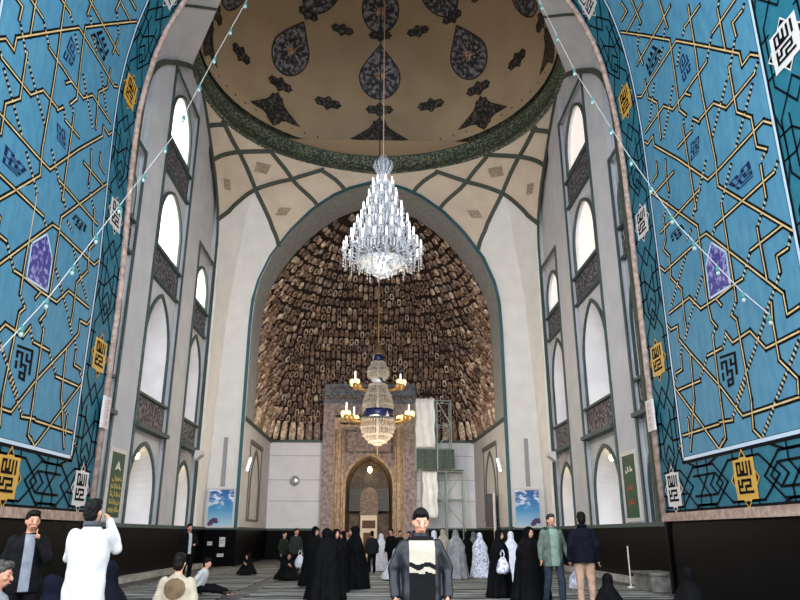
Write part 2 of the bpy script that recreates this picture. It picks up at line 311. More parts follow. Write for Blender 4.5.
for side, nm in ((-1, 'left'), (1, 'right')):
    wl = MB(); sgrid(wl, side, Y0, Y1, 1.92, SL[-1] if side < 0 else SL[-1], 0, 0, 2)
    wl.quad(surf(side, Y0, 0, -.02), surf(side, Y1, 0, -.02), surf(side, Y1, 1.72, -.02), surf(side, Y0, 1.72, -.02), 1)
    # end face towards the hall and towards the court, so the portal has depth
    for yy in (Y0, Y1):
        ss = SL; wl.add([surf(side, yy, s, 0) for s in ss] + [(CX + side * (PZ[i][0] + (1.2 if yy == Y1 else 7)), yy, PZ[i][1] + .3) for i in range(len(ss))], [(i, i + 1, len(ss) + i + 1, len(ss) + i) for i in range(len(ss) - 1)], 2)
    wall = structure(wl.build('wall_' + nm, [M_border, M_blackstone, M_plaster]))
    ed_ = MB(); ed_.box(*sorted((CX + side * 7.27, CX + side * 9)), Y1 - .1, Y1 + .06, 0, 1.72); ed_.build('dado_end', M_blackstone, wall)
    bm_ = MB(); bm_.box(*sorted((CX + side * 7.42, CX + side * 7.22)), Y0, Y1 + .05, 1.72, 1.92); bm_.build('stone_ledge', M_beam, wall)
    # rounded moulding along the arch edge
    eg = MB(); eg.tube([surf(side, Y1, s, .05) for s in [1.92, 6] + SL[1:]], .085, 8); eg.build('edge_molding', M_beam, wall, True)
    pn = MB(); sgrid(pn, side, YN, YF, S0, SL[-2], .006, 0, 2); panel = pn.build('tile_panel', M_tile, wall)
    fr = MB(); line(fr, side, [(YN, 20), (YN, S0), (YF, S0), (YF, 20)], .16, .009, 1); line(fr, side, [(YN + .02, 20), (YN + .02, S0 + .03), (YF - .02, S0 + .03), (YF - .02, 20)], .075, .014, 0)
    fr.build('panel_frame', [M_frame, M_black], wall)
    st = MB()
    for pl in SOL: line(st, side, pl, .13, .010, 0)
    for pl in DOT: dots(st, side, pl, .12, .010, 0)
    for pl in DOT: dots(st, side, pl, .05, .015, 1, ph=.055)
    for pl in SOL: line(st, side, pl, .036, .018, 1)
    st.build('strapwork', [M_black, M_tan], panel)
    md = MB(); poly(md, side, MED, .012, 0); line(md, side, MED, .05, .02, 1, closed=True); md.build('mosaic_medallion', [M_mosaic, M_frame], panel)
    kk = MB()
    for i, q in enumerate(KQ):
        if i == 6: continue
        cq = (sum(a for a, _ in q) / 4, sum(b for _, b in q) / 4); tl, tr, br, bl = [(cq[0] + (a - cq[0]) * 1.2, cq[1] + (b - cq[1]) * 1.2) for a, b in q]
        if side < 0: tl, tr, br, bl = tr, tl, bl, br
        bitmap(kk, side, KU[i % 4], (tl, tr, br, bl), .013, 0 if i % 2 == 0 else 1)
    kk.build('kufic_writing', [M_black, M_navy], panel)
    # border strapwork and star medallions
    b = MB(); ws = .052
    for k in range(-1, 4): run_border(b, side, (17.82, 5.85 + 3.95 * k), 's', 3.95, 1.42, ws, 0, 20)
    run_border(b, side, (14.25, 2.47), 'y', 3.7, 1.12, ws); run_border(b, side, (14.25, 2.47), 'y', -3.7, 1.12, ws)
    for k in range(0, 3): run_border(b, side, (10.45, 6.2 + 3.85 * k), 's', 3.85, 1.4, .045, 0, 20)
    run_border(b, side, (10.45, 2.45), 's', 3.75, 1.4, .045)
    line(b, side, [(Y0, 1.95), (Y1, 1.95)], .06, .011)
    b.build('border_strapwork', M_black, wall)
    mm = MB()
    for cy, cs, col in ((17.86, 5.8, 0), (17.8, 9.75, 1), (17.75, 13.7, 0), (17.8, 17.5, 1), (17.82, 2.47, 1), (14.25, 2.47, 0), (10.45, 2.47, 1), (10.45, 6.0, 0), (10.45, 9.95, 1), (10.45, 13.6, 0)):
        o = MB(); medallion(o, side, cy, cs, .40 if cy > 17 else .42, .40, side > 0, col, 2)
        o.build('star_medallion', [M_yellow, M_whiteglaze, M_black], wall)

# ------------------------------------------------------------------ domed hall
HS = [(0, 5.9), (14.8, 5.9), (15.8, 5.8), (16.8, 5.5), (17.5, 5.0), (18, 4.55), (19, 3.2), (20, 1.7), (20.42, 1.0), (20.8, 0)]
HB = [(0, 6.5), (11.5, 6.5), (13, 6.45), (14.1, 6.25), (15.5, 5.7), (17.05, 4.65), (18.2, 3.6), (19.27, 2.2), (19.95, .6), (20.42, 0)]
DD = [(0, 0), (4, .03), (8, .18), (13, .5), (17.5, 1.2), (19, 1.75), (20.42, 2.39)]
def it(T, z):
    if z <= T[0][0]: return T[0][1]
    for (a, b), (c, d) in zip(T[:-1], T[1:]):
        if z <= c: return b + (d - b) * (z - a) / (c - a)
    return T[-1][1]
YC, YB, XW, ZR = 26.6, 34.83, 8.12, 20.42
def pend(u, z, sx=-1, sy=1, off=0.):
    hb = it(HB, z)
    dy = 8.23
    if sy < 0: hb = it([(q, h) for h, q in PZ], z) + .32; dy = 8.02
    A = Vector((-XW, it(HS, z))); d = it(DD, z) * (1 if sy > 0 else .3 + .7 * max(0, (z - 19) / 1.42)); C = Vector((-XW + d, dy - d)); B = Vector((-hb, dy))
    pl = A + (C - A) * 2 * u if u < .5 else C + (B - C) * (2 * u - 1)
    K = 2 * C - (A + B) / 2; bz = (1 - u) ** 2 * A + 2 * u * (1 - u) * K + u * u * B
    w = min(1, max(0, (z - 17) / 2.5)); w = w * w * (3 - 2 * w); q = pl * (1 - w) + bz * w
    q = q * (1 - off / 8) if off else q
    return Vector((-sx * q.x, YC + sy * q.y, z - off * .4))
for sy, nm in ((1, 'back'), (-1, 'front')):
    for sx, nn in ((-1, 'left'), (1, 'right')):
        m = MB(); zs = [1.7, 4, 8, 10, 11.5, 12.3] + [13 + .12 * i for i in range(62)] + [20.42]; us = [i / 24 for i in range(25)]; n = 25
        m.add([pend(u, z, sx, sy) for z in zs for u in us], [(i * n + j, i * n + j + 1, (i + 1) * n + j + 1, (i + 1) * n + j) for i in range(len(zs) - 1) for j in range(n - 1)])
        for fi_ in range(len(m.f)):
            u_, z_ = ((fi_ % (n - 1)) + .5) / (n - 1), (zs[fi_ // (n - 1)] + zs[fi_ // (n - 1) + 1]) / 2
            if z_ > (it([(0, 16.33), (.2, 17.02), (.36, 17.78), (.5, 18.57)], u_) if u_ < .5 else it([(.5, 18.57), (.64, 17.75), (.8, 16.85), (1, 16.0)], u_)): m.m[fi_] = 1
        o = structure(m.build('wall_%s_corner_%s' % (nm, nn), [M_white, M_cream] if sy > 0 else [M_plaster, M_plaster]))
        r = MB()
        for pl in ([[(.3, 18.2), (.36, 20.4)], [(.62, 18.0), (.6, 20.4)]] if sy < 0 else [[(0, 16.33), (.2, 17.02), (.36, 17.78), (.5, 18.57), (.69, 19.52), (.78, 20.3)], [(1, 16.0), (.8, 16.85), (.64, 17.75), (.5, 18.57), (.325, 19.7), (.18, 20.42)], [(0, 18.6), (.15, 19.15), (.3, 19.7), (.5, 20.4)], [(1, 18.4), (.85, 18.95), (.69, 19.52), (.5, 20.42)], [(0, 19.6), (.22, 20.42)], [(1, 19.4), (.78, 20.2)]]):
            P, N = [], []
            for (u0, z0), (u1, z1) in zip(pl[:-1], pl[1:]):
                for i in range(5): P.append((u0 + (u1 - u0) * i / 5, z0 + (z1 - z0) * i / 5))
            P.append(pl[-1])
            Q = [pend(u, z, sx, sy) for u, z in P]; N = []
            for u, z in P:
                a = pend(min(1, u + .02), z, sx, sy) - pend(max(0, u - .02), z, sx, sy); b_ = pend(u, min(20.42, z + .1), sx, sy) - pend(u, z - .1, sx, sy); nv = a.cross(b_).normalized()
                if nv.dot(Vector((0, YC, 12)) - pend(u, z, sx, sy)) < 0: nv = -nv
                N.append(nv)
            r.strip(Q, .22 if sy > 0 else .1, .05, N)
        r.build('vault_rib', M_rib, o)
        if sy < 0: continue
        k = MB()
        for (u, z) in ((.175, 18.13), (.49, 19.57), (.79, 17.83)):
            a, b_, cc, dd = pend(u - .045, z, sx, sy, .02), pend(u, z - .3, sx, sy, .02), pend(u + .045, z, sx, sy, .02), pend(u, z + .3, sx, sy, .02)
            p0 = pend(u - .045, z - .27, sx, sy, .03); p1 = pend(u + .045, z - .27 + .1, sx, sy, .03); p2 = pend(u + .045, z + .27, sx, sy, .03); p3 = pend(u - .045, z + .17, sx, sy, .03)
            k.quad(p0, p1, p2, p3)
        k.build('plaster_motif', mat('motif', (168, 152, 132), .8, (140, 122, 100), 9, 4), o)
# mouldings of the four great arches
def hcurve(T, ztop, z0=1.7):
    zs = [z0, 8] + [11 + .45 * i for i in range(int((ztop - 11) / .45) + 1)] + [ztop]
    return [(it(T, z), z) for z in zs]
cs = hcurve(HS, 20.8); cb = hcurve(HB, 20.05)
cb = [p for p in cb if p[1] < 20.0] + [(.0, 20.02)]
bk = MB(); ba = [(-.1 - h, YB - .01, z) for h, z in cb] + [(-.1 + h, YB - .01, z) for h, z in cb[::-1][1:]]
bk.strip(ba, .16, .06, (0, -1, 0)); structure(bk.build('trim_1', M_teal))

# side walls with their tiers of niches and windows
WIN = [0]
M_pane_l = mat('bright_pane', (250, 246, 236), .4, emit=1.9, ecol=(255, 247, 230))
M_pane_r = mat('dim_pane', (236, 226, 220), .5, emit=.5, ecol=(240, 228, 222))
M_niche = mat('niche_plaster', (232, 229, 230), .8, (222, 219, 221), 1.2, 4)
def hall_side(side):
    nm = 'left' if side < 0 else 'right'
    X = lambda d: side * (XW + d)
    w = MB()
    bays = [('C', 19.0, 21.7), ('A', 23.75, 27.4), ('B', 29.55, 32.35)]
    edges = [18.5] + [e for b in bays for e in b[1:]] + [34.83]
    for a, b in zip(edges[::2], edges[1::2]): w.quad((X(0), a, 1.7), (X(0), b, 1.7), (X(0), b, 21.3), (X(0), a, 21.3))
    RD = .16
    wall = structure(w.build('wall_%s_hall' % nm, M_plaster))
    for (bn, ya, yb) in bays:
        big = bn == 'A'; yc = (ya + yb) / 2; top = 21.3
        m = MB()
        # recessed bay face made of stacked arch panels
        if big: tiers = [(1.7, 4.9, 1.43, 1.75, 2.75, 4.38, 'n'), (6.02, 10.35, 1.4, 6.12, 7.9, 9.95, 'n'), (11.52, 14.75, 1.42, 11.6, 12.7, 14.3, 'w'), (16.05, 19.0, 1.4, 16.2, 17.1, 18.75, 'w')]
        else: tiers = [(1.7, 4.9, 1.12, 1.75, 2.8, 4.25, 'n'), (6.02, 10.2, 1.15, 6.2, 8.0, 9.85, 'n'), (11.3, 13.9, 1.1, 11.42, 12.2, 13.25, 'w')]
        z = 1.7
        for (z0, z1, aw, s0, s1, s2, kind) in tiers:
            if z0 > z: m.quad((X(RD), ya, z), (X(RD), yb, z), (X(RD), yb, z0), (X(RD), ya, z0))
            ar = arch_pts(aw, s1, s2, 10, s0); n = len(ar)
            A = [(X(RD), yc + p, q) for p, q in ar]
            m.quad((X(RD), ya, z0), (X(RD), yc - aw, z0), (X(RD), yc - aw, s1), (X(RD), ya, s1)); m.quad((X(RD), yb, z0), (X(RD), yc + aw, z0), (X(RD), yc + aw, s1), (X(RD), yb, s1))
            m.quad((X(RD), yc - aw, z0), (X(RD), yc + aw, z0), (X(RD), yc + aw, s0), (X(RD), yc - aw, s0))
            ca = A[1:-1]; T = [(X(RD), min(max(ya, p[1] + (p[1] - yc) * .25), yb), z1) for p in ca]; T[0] = (X(RD), ya, z1); T[-1] = (X(RD), yb, z1)
            k = len(ca); m.add(ca + T, [(i, i + 1, k + i + 1, k + i) for i in range(k - 1)])
            m.add([ca[0], (X(RD), ya, s1), T[0]], [(0, 1, 2)]); m.add([ca[-1], (X(RD), yb, s1), T[-1]], [(0, 1, 2)])
            dp = .85 if kind == 'n' else .16; sc = .8 if kind == 'n' else 1.
            Bk = [(X(RD + dp), yc + p * sc, s0 + (q - s0) * (1 - (1 - sc) * .35)) for p, q in ar]
            m.add(A + Bk, [(i, i + 1, n + i + 1, n + i) for i in range(n - 1)] + [(0, n - 1, 2 * n - 1, n)], 1)
            if kind == 'n':
                mid = (X(RD + dp + .35), yc, s0); apx = (X(RD + dp + .1), yc, Bk[n // 2][2])
                h = n // 2
                m.add(Bk[:h + 1] + [apx, mid], [tuple(range(h + 3))], 1); m.add([mid, apx] + Bk[h:], [tuple(range(2 + n - h))], 1)
            else:
                WIN[0] += 1; wi = MB(); wi.add([(q[0] - side * .03, q[1], q[2]) for q in Bk], [tuple(range(n))])
                wo = structure(MB().strip([(X(RD) - side * .02, q[1], q[2]) for q in A], .12, .09, (-side, 0, 0), closed=True).build('window_%d' % WIN[0], M_mold))
                wi.build('window_pane', M_pane_l if side < 0 else M_pane_r, wo)
            z = z1
        m.quad((X(RD), ya, z), (X(RD), yb, z), (X(RD), yb, top), (X(RD), ya, top))
        for ye in (ya, yb): m.quad((X(0), ye, 1.7), (X(RD), ye, 1.7), (X(RD), ye, top), (X(0), ye, top))
        bayo = m.build('niche_bay', [M_plaster, M_niche], wall)
        f = MB()
        for (z0, z1, aw, s0, s1, s2, kind) in tiers:
            if kind == 'n': f.strip([(X(RD), yc + p, q) for p, q in arch_pts(aw + .06, s1, s2 + .1, 10, s0)], .13, .07, (-side, 0, 0))
        ftop = 19.05 if big else 13.95
        f.strip([(X(0), ya, 1.7), (X(0), ya, ftop), (X(0), yb, ftop), (X(0), yb, 1.7)], .15, .05, (-side, 0, 0))
        f.build('bay_molding', M_mold, bayo)
        bd = MB(); lg = MB()
        for (z0, z1) in (((5.02, 6.0), (10.42, 11.45), (14.85, 15.95)) if big else ((5.02, 6.0), (10.25, 11.25))):
            bd.box(*sorted((X(RD - .05), X(RD))), ya + .08, yb - .08, z0, z1)
            for zz in (z0 - .1, z1): lg.box(*sorted((X(RD - .16), X(RD))), ya + .06, yb - .06, zz, zz + .09)
        lg.box(*sorted((X(-.18), X(RD))), ya, yb, 4.86, 5.0)
        bd.build('inscription_band', M_band, bayo); lg.build('ledge', M_mold, bayo)
    am = MB(); am.strip([(X(-.01), YC - h, z) for h, z in cs] + [(X(-.01), YC + h, z) for h, z in cs[::-1][1:]], .2, .08, (-side, 0, 0)); am.build('arch_molding', M_rib, wall)
    d = MB(); d.box(*sorted((X(-.05), X(.6))), 18.5, 34.8, 0, 1.62); d.build('dado', M_blackstone, wall)
    d = MB(); d.box(*sorted((X(-.12), X(.6))), 18.5, 34.78, 1.62, 1.74); d.build('dado_rail', M_mold, wall)
    d = MB(); d.box(*sorted((X(-.45), X(0))), 21, 34.3, 0, .16); d.build('plinth_step', M_paleStone, wall)
    wp = MB(); wp.tube([(X(-.1), 32.62, 1.75), (X(-.1), 32.62, 15)], .1, 8); structure(wp.build('trim_%d' % (2 if side < 0 else 3), M_white))
hall_side(-1); hall_side(1)
# back wall lower dado pieces beside the alcove
for sx, k in ((-1, 4), (1, 5)):
    d = MB(); x0, x1 = sorted((sx * 8.1, sx * 6.43 - .1)); d.box(x0, x1, 34.72, 34.95, 0, 1.62); dd = structure(d.build('baseboard_back' if sx < 0 else 'baseboard_back_right', M_blackstone))
    d = MB(); d.box(x0, x1, 34.66, 34.95, 1.62, 1.74); d.build('dado_rail', M_mold, dd)
    d = MB(); xc = sx * 7.35; d.box(xc - .1, xc + .1, 34.76, 34.85, 3.6, 5.9); structure(d.build('trim_%d' % (k + 2), mat('slot_grey', (150, 148, 150), .8)))
# cornice ring and dome
X0 = -.05
cr = MB(); cr.lathe([(8.14, 20.42), (7.98, 20.46), (7.98, 20.62), (8.06, 20.66), (8.06, 21.36), (7.96, 21.42), (7.96, 21.55), (8.06, 21.6), (8.06, 21.95), (8.2, 21.97)], 96, (X0, 26.7, 0))
M_corn = mat('inscribed_cornice', (34, 50, 44), .6, (134, 136, 106), 9, 6, .46, .66)
co = structure(cr.build('trim_8', M_corn, None, True))
ln = MB()
for zz in (20.54, 21.48): ln.lathe([(7.975, zz - .04), (7.95, zz - .04), (7.95, zz + .04), (7.975, zz + .04)], 96, (X0, 26.7, 0))
ln.build('cornice_fillet', M_rib, co)
fi = MB()
for k in range(64):
    a = 2 * PI * (k + .5) / 64; x, y = X0 + 8.0 * math.sin(a), 26.7 + 8.0 * math.cos(a)
    fi.lathe([(.03, 0), (.03, .12), (.09, .2), (.09, .28), (.0, .38)], 6, (x, y, 21.95))
fi.build('cornice_finial', M_rib, co)
DR, DZ = 7.95, 21.8
def dome(az, el, off=0.):
    az, el = math.radians(az), math.radians(el); r = DR - off
    return Vector((X0 + r * math.cos(el) * math.sin(az), 26.7 + r * math.cos(el) * math.cos(az), DZ + r * math.sin(el)))
dm = MB(); n = 72
dm.add([dome(k * 5, j * 4.5) for j in range(21) for k in range(n)], [(j * n + k, j * n + (k + 1) % n, (j + 1) * n + (k + 1) % n, (j + 1) * n + k) for j in range(20) for k in range(n)])
dome_o = structure(dm.build('ceiling_dome', M_domecol, None, True))
M_orn = mat('floral_panel', (42, 48, 60), .6, (156, 152, 156), 4.5, 5, .44, .62)
M_orn2 = mat('floral_panel_dark', (30, 31, 33), .6, (112, 104, 92), 6, 5, .48, .66)
M_ornedge = mat('floral_edge', (44, 22, 18), .6)
M_rose = mat('rosette', (150, 70, 40), .6, (220, 190, 150), 12, 2)
def dome_patch(az, el, out, name, mats, edge=.07, off=.03):
    """panel painted on the dome; outline in metres (across, up) round a centre"""
    def P(u, v, o=off):
        e = el + math.degrees(v / DR); return dome(az + math.degrees(u / (DR * max(.15, math.cos(math.radians(e))))), e, o)
    m = MB(); n = len(out); R = 5
    v = [P(a * r / R, b * r / R) for r in range(1, R + 1) for a, b in out] + [P(0, 0)]
    m.add(v, [((r - 1) * n + i, (r - 1) * n + (i + 1) % n, r * n + (i + 1) % n, r * n + i) for r in range(1, R) for i in range(n)] + [(i, (i + 1) % n, R * n) for i in range(n)])
    ed = [P(a, b, off + .005) for a, b in out]; c = dome(az, el); m.strip(ed, edge, .015, [(Vector((X0, 26.7, DZ)) - q) for q in ed], 1, closed=True)
    if len(mats) > 2:
        m.add([P(.2 * math.cos(t * PI / 6), .2 * math.sin(t * PI / 6), off + .02) for t in range(12)], [tuple(range(12))], 2)
        for q in range(12):
            t = q * PI / 6; m.strip([P(.3 * math.cos(t), .3 * math.sin(t), off + .01), P(.75 * math.cos(t), .75 * math.sin(t), off + .01)], .07, .01, Vector((X0, 26.7, DZ)) - c, 1)
    return m.build(name, mats, dome_o)
tear = [(1.17 * math.sin(2 * PI * i / 28) * (1 if math.cos(2 * PI * i / 28) < .6 else .92), -.2 - 1.17 * math.cos(2 * PI * i / 28 + PI)) for i in range(28)]
tear = []
for i in range(28):
    t = 2 * PI * i / 28; x, y = 1.15 * math.sin(t), 1.15 * math.cos(t)
    if y > .45: y = .45 + (y - .45) * 1.9; x *= max(0, 1 - ((y - .45) / 1.35)) ** .55 if y < 1.78 else 0
    tear.append((x, y - .15))
cart = [(-.78, 0), (-.66, .1), (-.62, .2), (-.2, .2), (-.12, .3), (0, .38), (.12, .3), (.2, .2), (.62, .2), (.66, .1), (.78, 0), (.66, -.1), (.62, -.2), (.2, -.2), (.12, -.3), (0, -.38), (-.12, -.3), (-.2, -.2), (-.62, -.2), (-.66, -.1)]
tri = [(0, .95), (.2, .72), (.3, .78), (.42, .5), (.6, .3), (.85, .12), (1.62, -.42), (1.2, -.42), (.8, -.4), (.5, -.5), (.3, -.75), (0, -1.0), (-.3, -.75), (-.5, -.5), (-.8, -.4), (-1.2, -.42), (-1.62, -.42), (-.85, .12), (-.6, .3), (-.42, .5), (-.3, .78), (-.2, .72)]
for k in range(8):
    az = 45 * k
    dome_patch(az, 31.5, tear, 'teardrop_medallion', [M_orn, M_ornedge, M_rose])
    dome_patch(az, 7.6, tri, 'corner_ornament', [M_orn2, M_ornedge], .05)
    dome_patch(az, 56, [(1.0 * math.sin(2 * PI * i / 24), 1.15 * math.cos(2 * PI * i / 24)) for i in range(24)], 'oval_medallion', [M_orn, M_ornedge, M_rose])
for k in range(16):
    dome_patch(22.5 * k, 17.8, cart, 'cartouche', [M_orn2, M_ornedge], .05)
    dome_patch(22.5 * k, 46.8, [(a * .82, b * .82) for a, b in cart], 'cartouche', [M_orn2, M_ornedge], .05)

# ------------------------------------------------------------------ prayer alcove behind the hall
XL, XR, YR, YA = -6.6, 6.4, 37.9, 44.3
XLb, XRb = -6.6, 6.05
so = MB()           # grey soffit of the arch
prof = [(it(HB, z), z) for z in [6.9, 9, 11.5] + [12 + .4 * i for i in range(20)] if z < 19.96] + [(0, 20.02)]
fa = [(-.1 - h, z) for h, z in prof] + [(-.1 + h, z) for h, z in prof[::-1][1:]]
n = len(fa); so.add([(x, YB, z) for x, z in fa] + [(x, YR, z) for x, z in fa], [(i, i + 1, n + i + 1, n + i) for i in range(n - 1)])
structure(so.build('ceiling_alcove_soffit', M_greymold))
al = MB()
def slab(mb, x0, x1, y0, y1, z0, z1, nx, mi=0): mb.quad((x0, y0, z0), (x1, y1, z0), (x1, y1, z1), (x0, y0, z1), mi)
for (xa, xb, nm) in ((XL, XLb, 'left'), (XR, XRb, 'right')):
    sd = 1 if nm == 'right' else -1
    w = MB(); w.quad((xa, YB, 1.7), (xb, YA, 1.7), (xb, YA, 6.9), (xa, YB, 6.9)); wo = structure(w.build('wall_%s_alcove' % nm, M_plaster))
    fx = lambda y, o=0.: xa + (xb - xa) * (y - YB) / (YA - YB) - sd * o
    d = MB(); d.add([(fx(YB, .06), YB, 0), (fx(YA, .06), YA, 0), (fx(YA, .06), YA, 1.62), (fx(YB, .06), YB, 1.62)], [(0, 1, 2, 3)]); d.build('dado', M_blackstone, wo)
    d = MB(); d.strip([(fx(YB), YB, 1.68), (fx(YA), YA, 1.68)], .12, .1, (-sd, 0, 0)); d.strip([(fx(YB), YB, 6.88), (fx(YA), YA, 6.88)], .16, .12, (-sd, 0, 0)); d.build('rail', M_mold, wo)
    f = MB(); y0, y1 = 37.3, 41.0; yc = (y0 + y1) / 2
    f.strip([(fx(y0, .0), y0, 6.0), (fx(y1, .0), y1, 6.0)], .22, .1, (-sd, 0, 0))
    f.strip([(fx(yc + p, .0), yc + p, q) for p, q in arch_pts(1.35, 3.6, 5.7, 8, 2.1)], .16, .06, (-sd, 0, 0)); f.strip([(fx(y0), y0, 2.1), (fx(y0), y0, 6.0)], .07, .05, (-sd, 0, 0)); f.strip([(fx(y1), y1, 2.1), (fx(y1), y1, 6.0)], .07, .05, (-sd, 0, 0)); f.strip([(fx(y0), y0, 2.1), (fx(y1), y1, 2.1)], .1, .05, (-sd, 0, 0))
    f.build('blind_arch_molding', mat('grey_molding', (92, 92, 92), .7), wo)
bw = MB(); bw.quad((XLb, YA, 1.7), (-3.2, YA, 1.7), (-3.2, YA, 6.9), (XLb, YA, 6.9)); bw.quad((2.3, YA, 1.7), (XRb, YA, 1.7), (XRb, YA, 6.9), (2.3, YA, 6.9))
bo = structure(bw.build('wall_back', mat('pale_panel', (226, 226, 230), .8, (216, 216, 222), 1.2, 4, .3, .7)))
d = MB(); d.box(XLb, -3.2, YA - .06, YA + .1, 0, 1.62); d.box(2.3, XRb, YA - .06, YA + .1, 0, 1.62); d.build('dado', M_blackstone, bo)
d = MB()
for (a, b) in ((XLb, -3.2), (2.3, XRb)):
    d.box(a, b, YA - .12, YA, 1.62, 1.74); d.box(a, b, YA - .12, YA, 6.82, 6.98)
    for zz in (3.3, 4.55, 6.0): d.box(a + .05, b - .05, YA - .012, YA, zz, zz + .02)
d.build('rail', M_mold, bo)
# muqarnas half dome
def mq_plan(z):
    t = min(1, max(0, (z - 8.3) / 11.6)); hb = it(HB, z) if z > 6.8 else 6.5; hb = max(.25, hb)
    dpt = 6.4 * (1 - t ** 2.1) ** .6 + .02; ex = 7 - 5 * min(1, t * 1.5)
    P = []
    for i in range(161):
        th = PI * i / 160; cx_, sx_ = math.cos(th), math.sin(th)
        xx = math.copysign(abs(cx_) ** (2 / ex), cx_) * hb; yy = abs(sx_) ** (2 / ex) * dpt
        sk = 1 - .055 * yy / 6.4 if xx > 0 else 1
        P.append(Vector((-.1 + xx * sk, YR + yy, z)))
    return P
def resample(P, n):
    L = [0]
    for a, b in zip(P[:-1], P[1:]): L.append(L[-1] + (b - a).length)
    out = []; j = 0
    for i in range(n + 1):
        q = L[-1] * i / n
        while j < len(P) - 2 and L[j + 1] < q: j += 1
        t = (q - L[j]) / max(1e-9, L[j + 1] - L[j]); out.append(P[j].lerp(P[j + 1], t))
    return out, L[-1]
mu = MB(); bkm = MB(); rnd = random.Random(3)
zs = [6.9 + .45 * i for i in range(30)]; rows = [resample(mq_plan(min(z, 19.95)), 60)[0] for z in zs]
def outw(p, z, o):
    c = Vector((-.1, YR - 1.2, z - 1.0)); d_ = (p - c).normalized(); return p + d_ * o
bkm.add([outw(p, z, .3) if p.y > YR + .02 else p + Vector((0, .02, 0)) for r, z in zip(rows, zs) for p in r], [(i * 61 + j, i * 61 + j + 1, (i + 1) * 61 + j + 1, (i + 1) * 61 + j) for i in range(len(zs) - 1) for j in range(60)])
def cell(p, tan, nin, hw, hh, mi, dep, mode=True):
    """one honeycomb cell: pointed shield that bellies inwards and overhangs at the top"""
    up = Vector((0, 0, 1)); v = []; NU, NV = 6, 5
    for j in range(NV + 1):
        t = -1 + 2 * j / NV
        for i in range(NU + 1):
            u = -1 + 2 * i / NU; wv = hw * (1 - .42 * max(0, t) ** 2 - .35 * max(0, -t) ** 3)
            rr = max(abs(u), abs(t) * .92)
            d_ = dep * ((1 - u * u) * (1 - .55 * t * t) if mode else (.05 + 1.5 * rr * rr if rr < .75 else .15)) + .14 * t
            v.append(p + tan * (u * wv) + up * (t * hh) + nin * d_)
    k = NU + 1
    if mode is False:      # flat dark face: the shade of a niche hollow painted in
        o_ = [(-.42, -.55), (.42, -.55), (.42, .05), (.25, .4), (0, .62), (-.25, .4), (-.42, .05)]
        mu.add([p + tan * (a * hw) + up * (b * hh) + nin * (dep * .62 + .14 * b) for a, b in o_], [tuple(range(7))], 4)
    mu.add(v, [(j * k + i, j * k + i + 1, (j + 1) * k + i + 1, (j + 1) * k + i) for j in range(NV) for i in range(NU)], mi)
z = 8.25; r = 0
while z < 19.7:
    P = mq_plan(z); _, L = resample(P, 10); hgt = .45
    n = max(3, int(L / .33)); Q, _ = resample(P, 2 * n)
    for i in range(n):
        k = 2 * i + (1 if r % 2 == 0 else 0)
        if k == 0: continue
        p = Q[k]; tn = (Q[min(k + 1, 2 * n)] - Q[k - 1]).normalized(); nin = Vector((tn.y, -tn.x, 0))
        c = Vector((-.1, YR, z))
        if nin.dot(c - p) < 0: nin = -nin
        nin = (nin + Vector((0, 0, -.35 * (z - 6) / 14))).normalized()
        az = math.atan2(p.y - YR + .3, p.x + .1)
        grp = .13 * max(0, math.sin(az * 22 + (r // 3) * 1.6)) + (.10 if r % 5 == 4 else 0) + .14 * noise.noise(Vector((p.x * .8, p.y * .8, p.z * .8)))
        p = p + Vector((0, 0, (rnd.random() - .5) * .2))
        cell(p - nin * (.02 + grp + rnd.random() * .08), tn, nin, L / n * (.38 + .09 * rnd.random()), hgt * (.42 + .08 * rnd.random()), rnd.choice((0, 0, 1, 1, 2, 3)), .17, rnd.random() < .5)
    z += hgt; r += 1
P = mq_plan(7.5); _, L = resample(P, 10); n = int(L / .5); Q, _ = resample(P, 2 * n)
for i in range(n):
    p = Q[2 * i + 1]; tn = (Q[2 * i + 2] - Q[2 * i]).normalized(); nin = Vector((tn.y, -tn.x, 0))
    if nin.dot(Vector((-.1, YR, 7.5)) - p) < 0: nin = -nin
    cell(p - nin * .1, tn, nin, L / n * .42, .55, rnd.choice((1, 2, 3)), .14)
M_mq = [mat('muqarnas_tan', (198, 166, 142), .5, (118, 92, 76), 5, 4), mat('muqarnas_brown', (156, 126, 108), .5, (98, 76, 64), 5, 4), mat('muqarnas_mauve', (176, 152, 142), .5, (112, 92, 86), 5, 4), mat('muqarnas_pale', (236, 214, 190), .45, (160, 132, 110), 5, 4), mat('muqarnas_hollow_shade', (70, 52, 42), .8, (40, 29, 24), 5, 4)]
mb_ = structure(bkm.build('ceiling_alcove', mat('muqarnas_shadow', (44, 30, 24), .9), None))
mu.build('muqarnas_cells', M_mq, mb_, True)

# unseen outer shell added to block light leaks: slab round the dome, outside walls
rf = MB()
rf.lathe([(8.12, 20.44), (9.0, 20.44), (15, 20.9)], 48, (X0, 26.7, 0)); rf.lathe([(8.2, 20.44), (8.5, 21.5), (8.6, 26.0), (7, 29.2), (4, 31), (0, 31.4)], 48, (X0, 26.7, 0))
structure(rf.build('roof_light_block', M_plaster))
ex = MB()
for sx in (-1, 1): ex.quad((sx * 9.9, 8.4, 0), (sx * 9.9, 48, 0), (sx * 9.9, 48, 24), (sx * 9.9, 8.4, 24)); ex.quad((sx * 7.75, 18.6, 0), (sx * 9.9, 18.6, 0), (sx * 9.9, 18.6, 24), (sx * 7.75, 18.6, 24))
ex.quad((-9.9, 48, 0), (9.9, 48, 0), (9.9, 48, 24), (-9.9, 48, 24)); ex.quad((-9.9, 33, 21.5), (9.9, 33, 21.5), (9.9, 48, 21.5), (-9.9, 48, 21.5))
ex.add([(CX + s * h, 18.57, z) for s in (-1, 1) for h, z in PZ[::1]][:0], [])
structure(ex.build('wall_light_block', mat('outer_brick', (170, 150, 125), .9)))
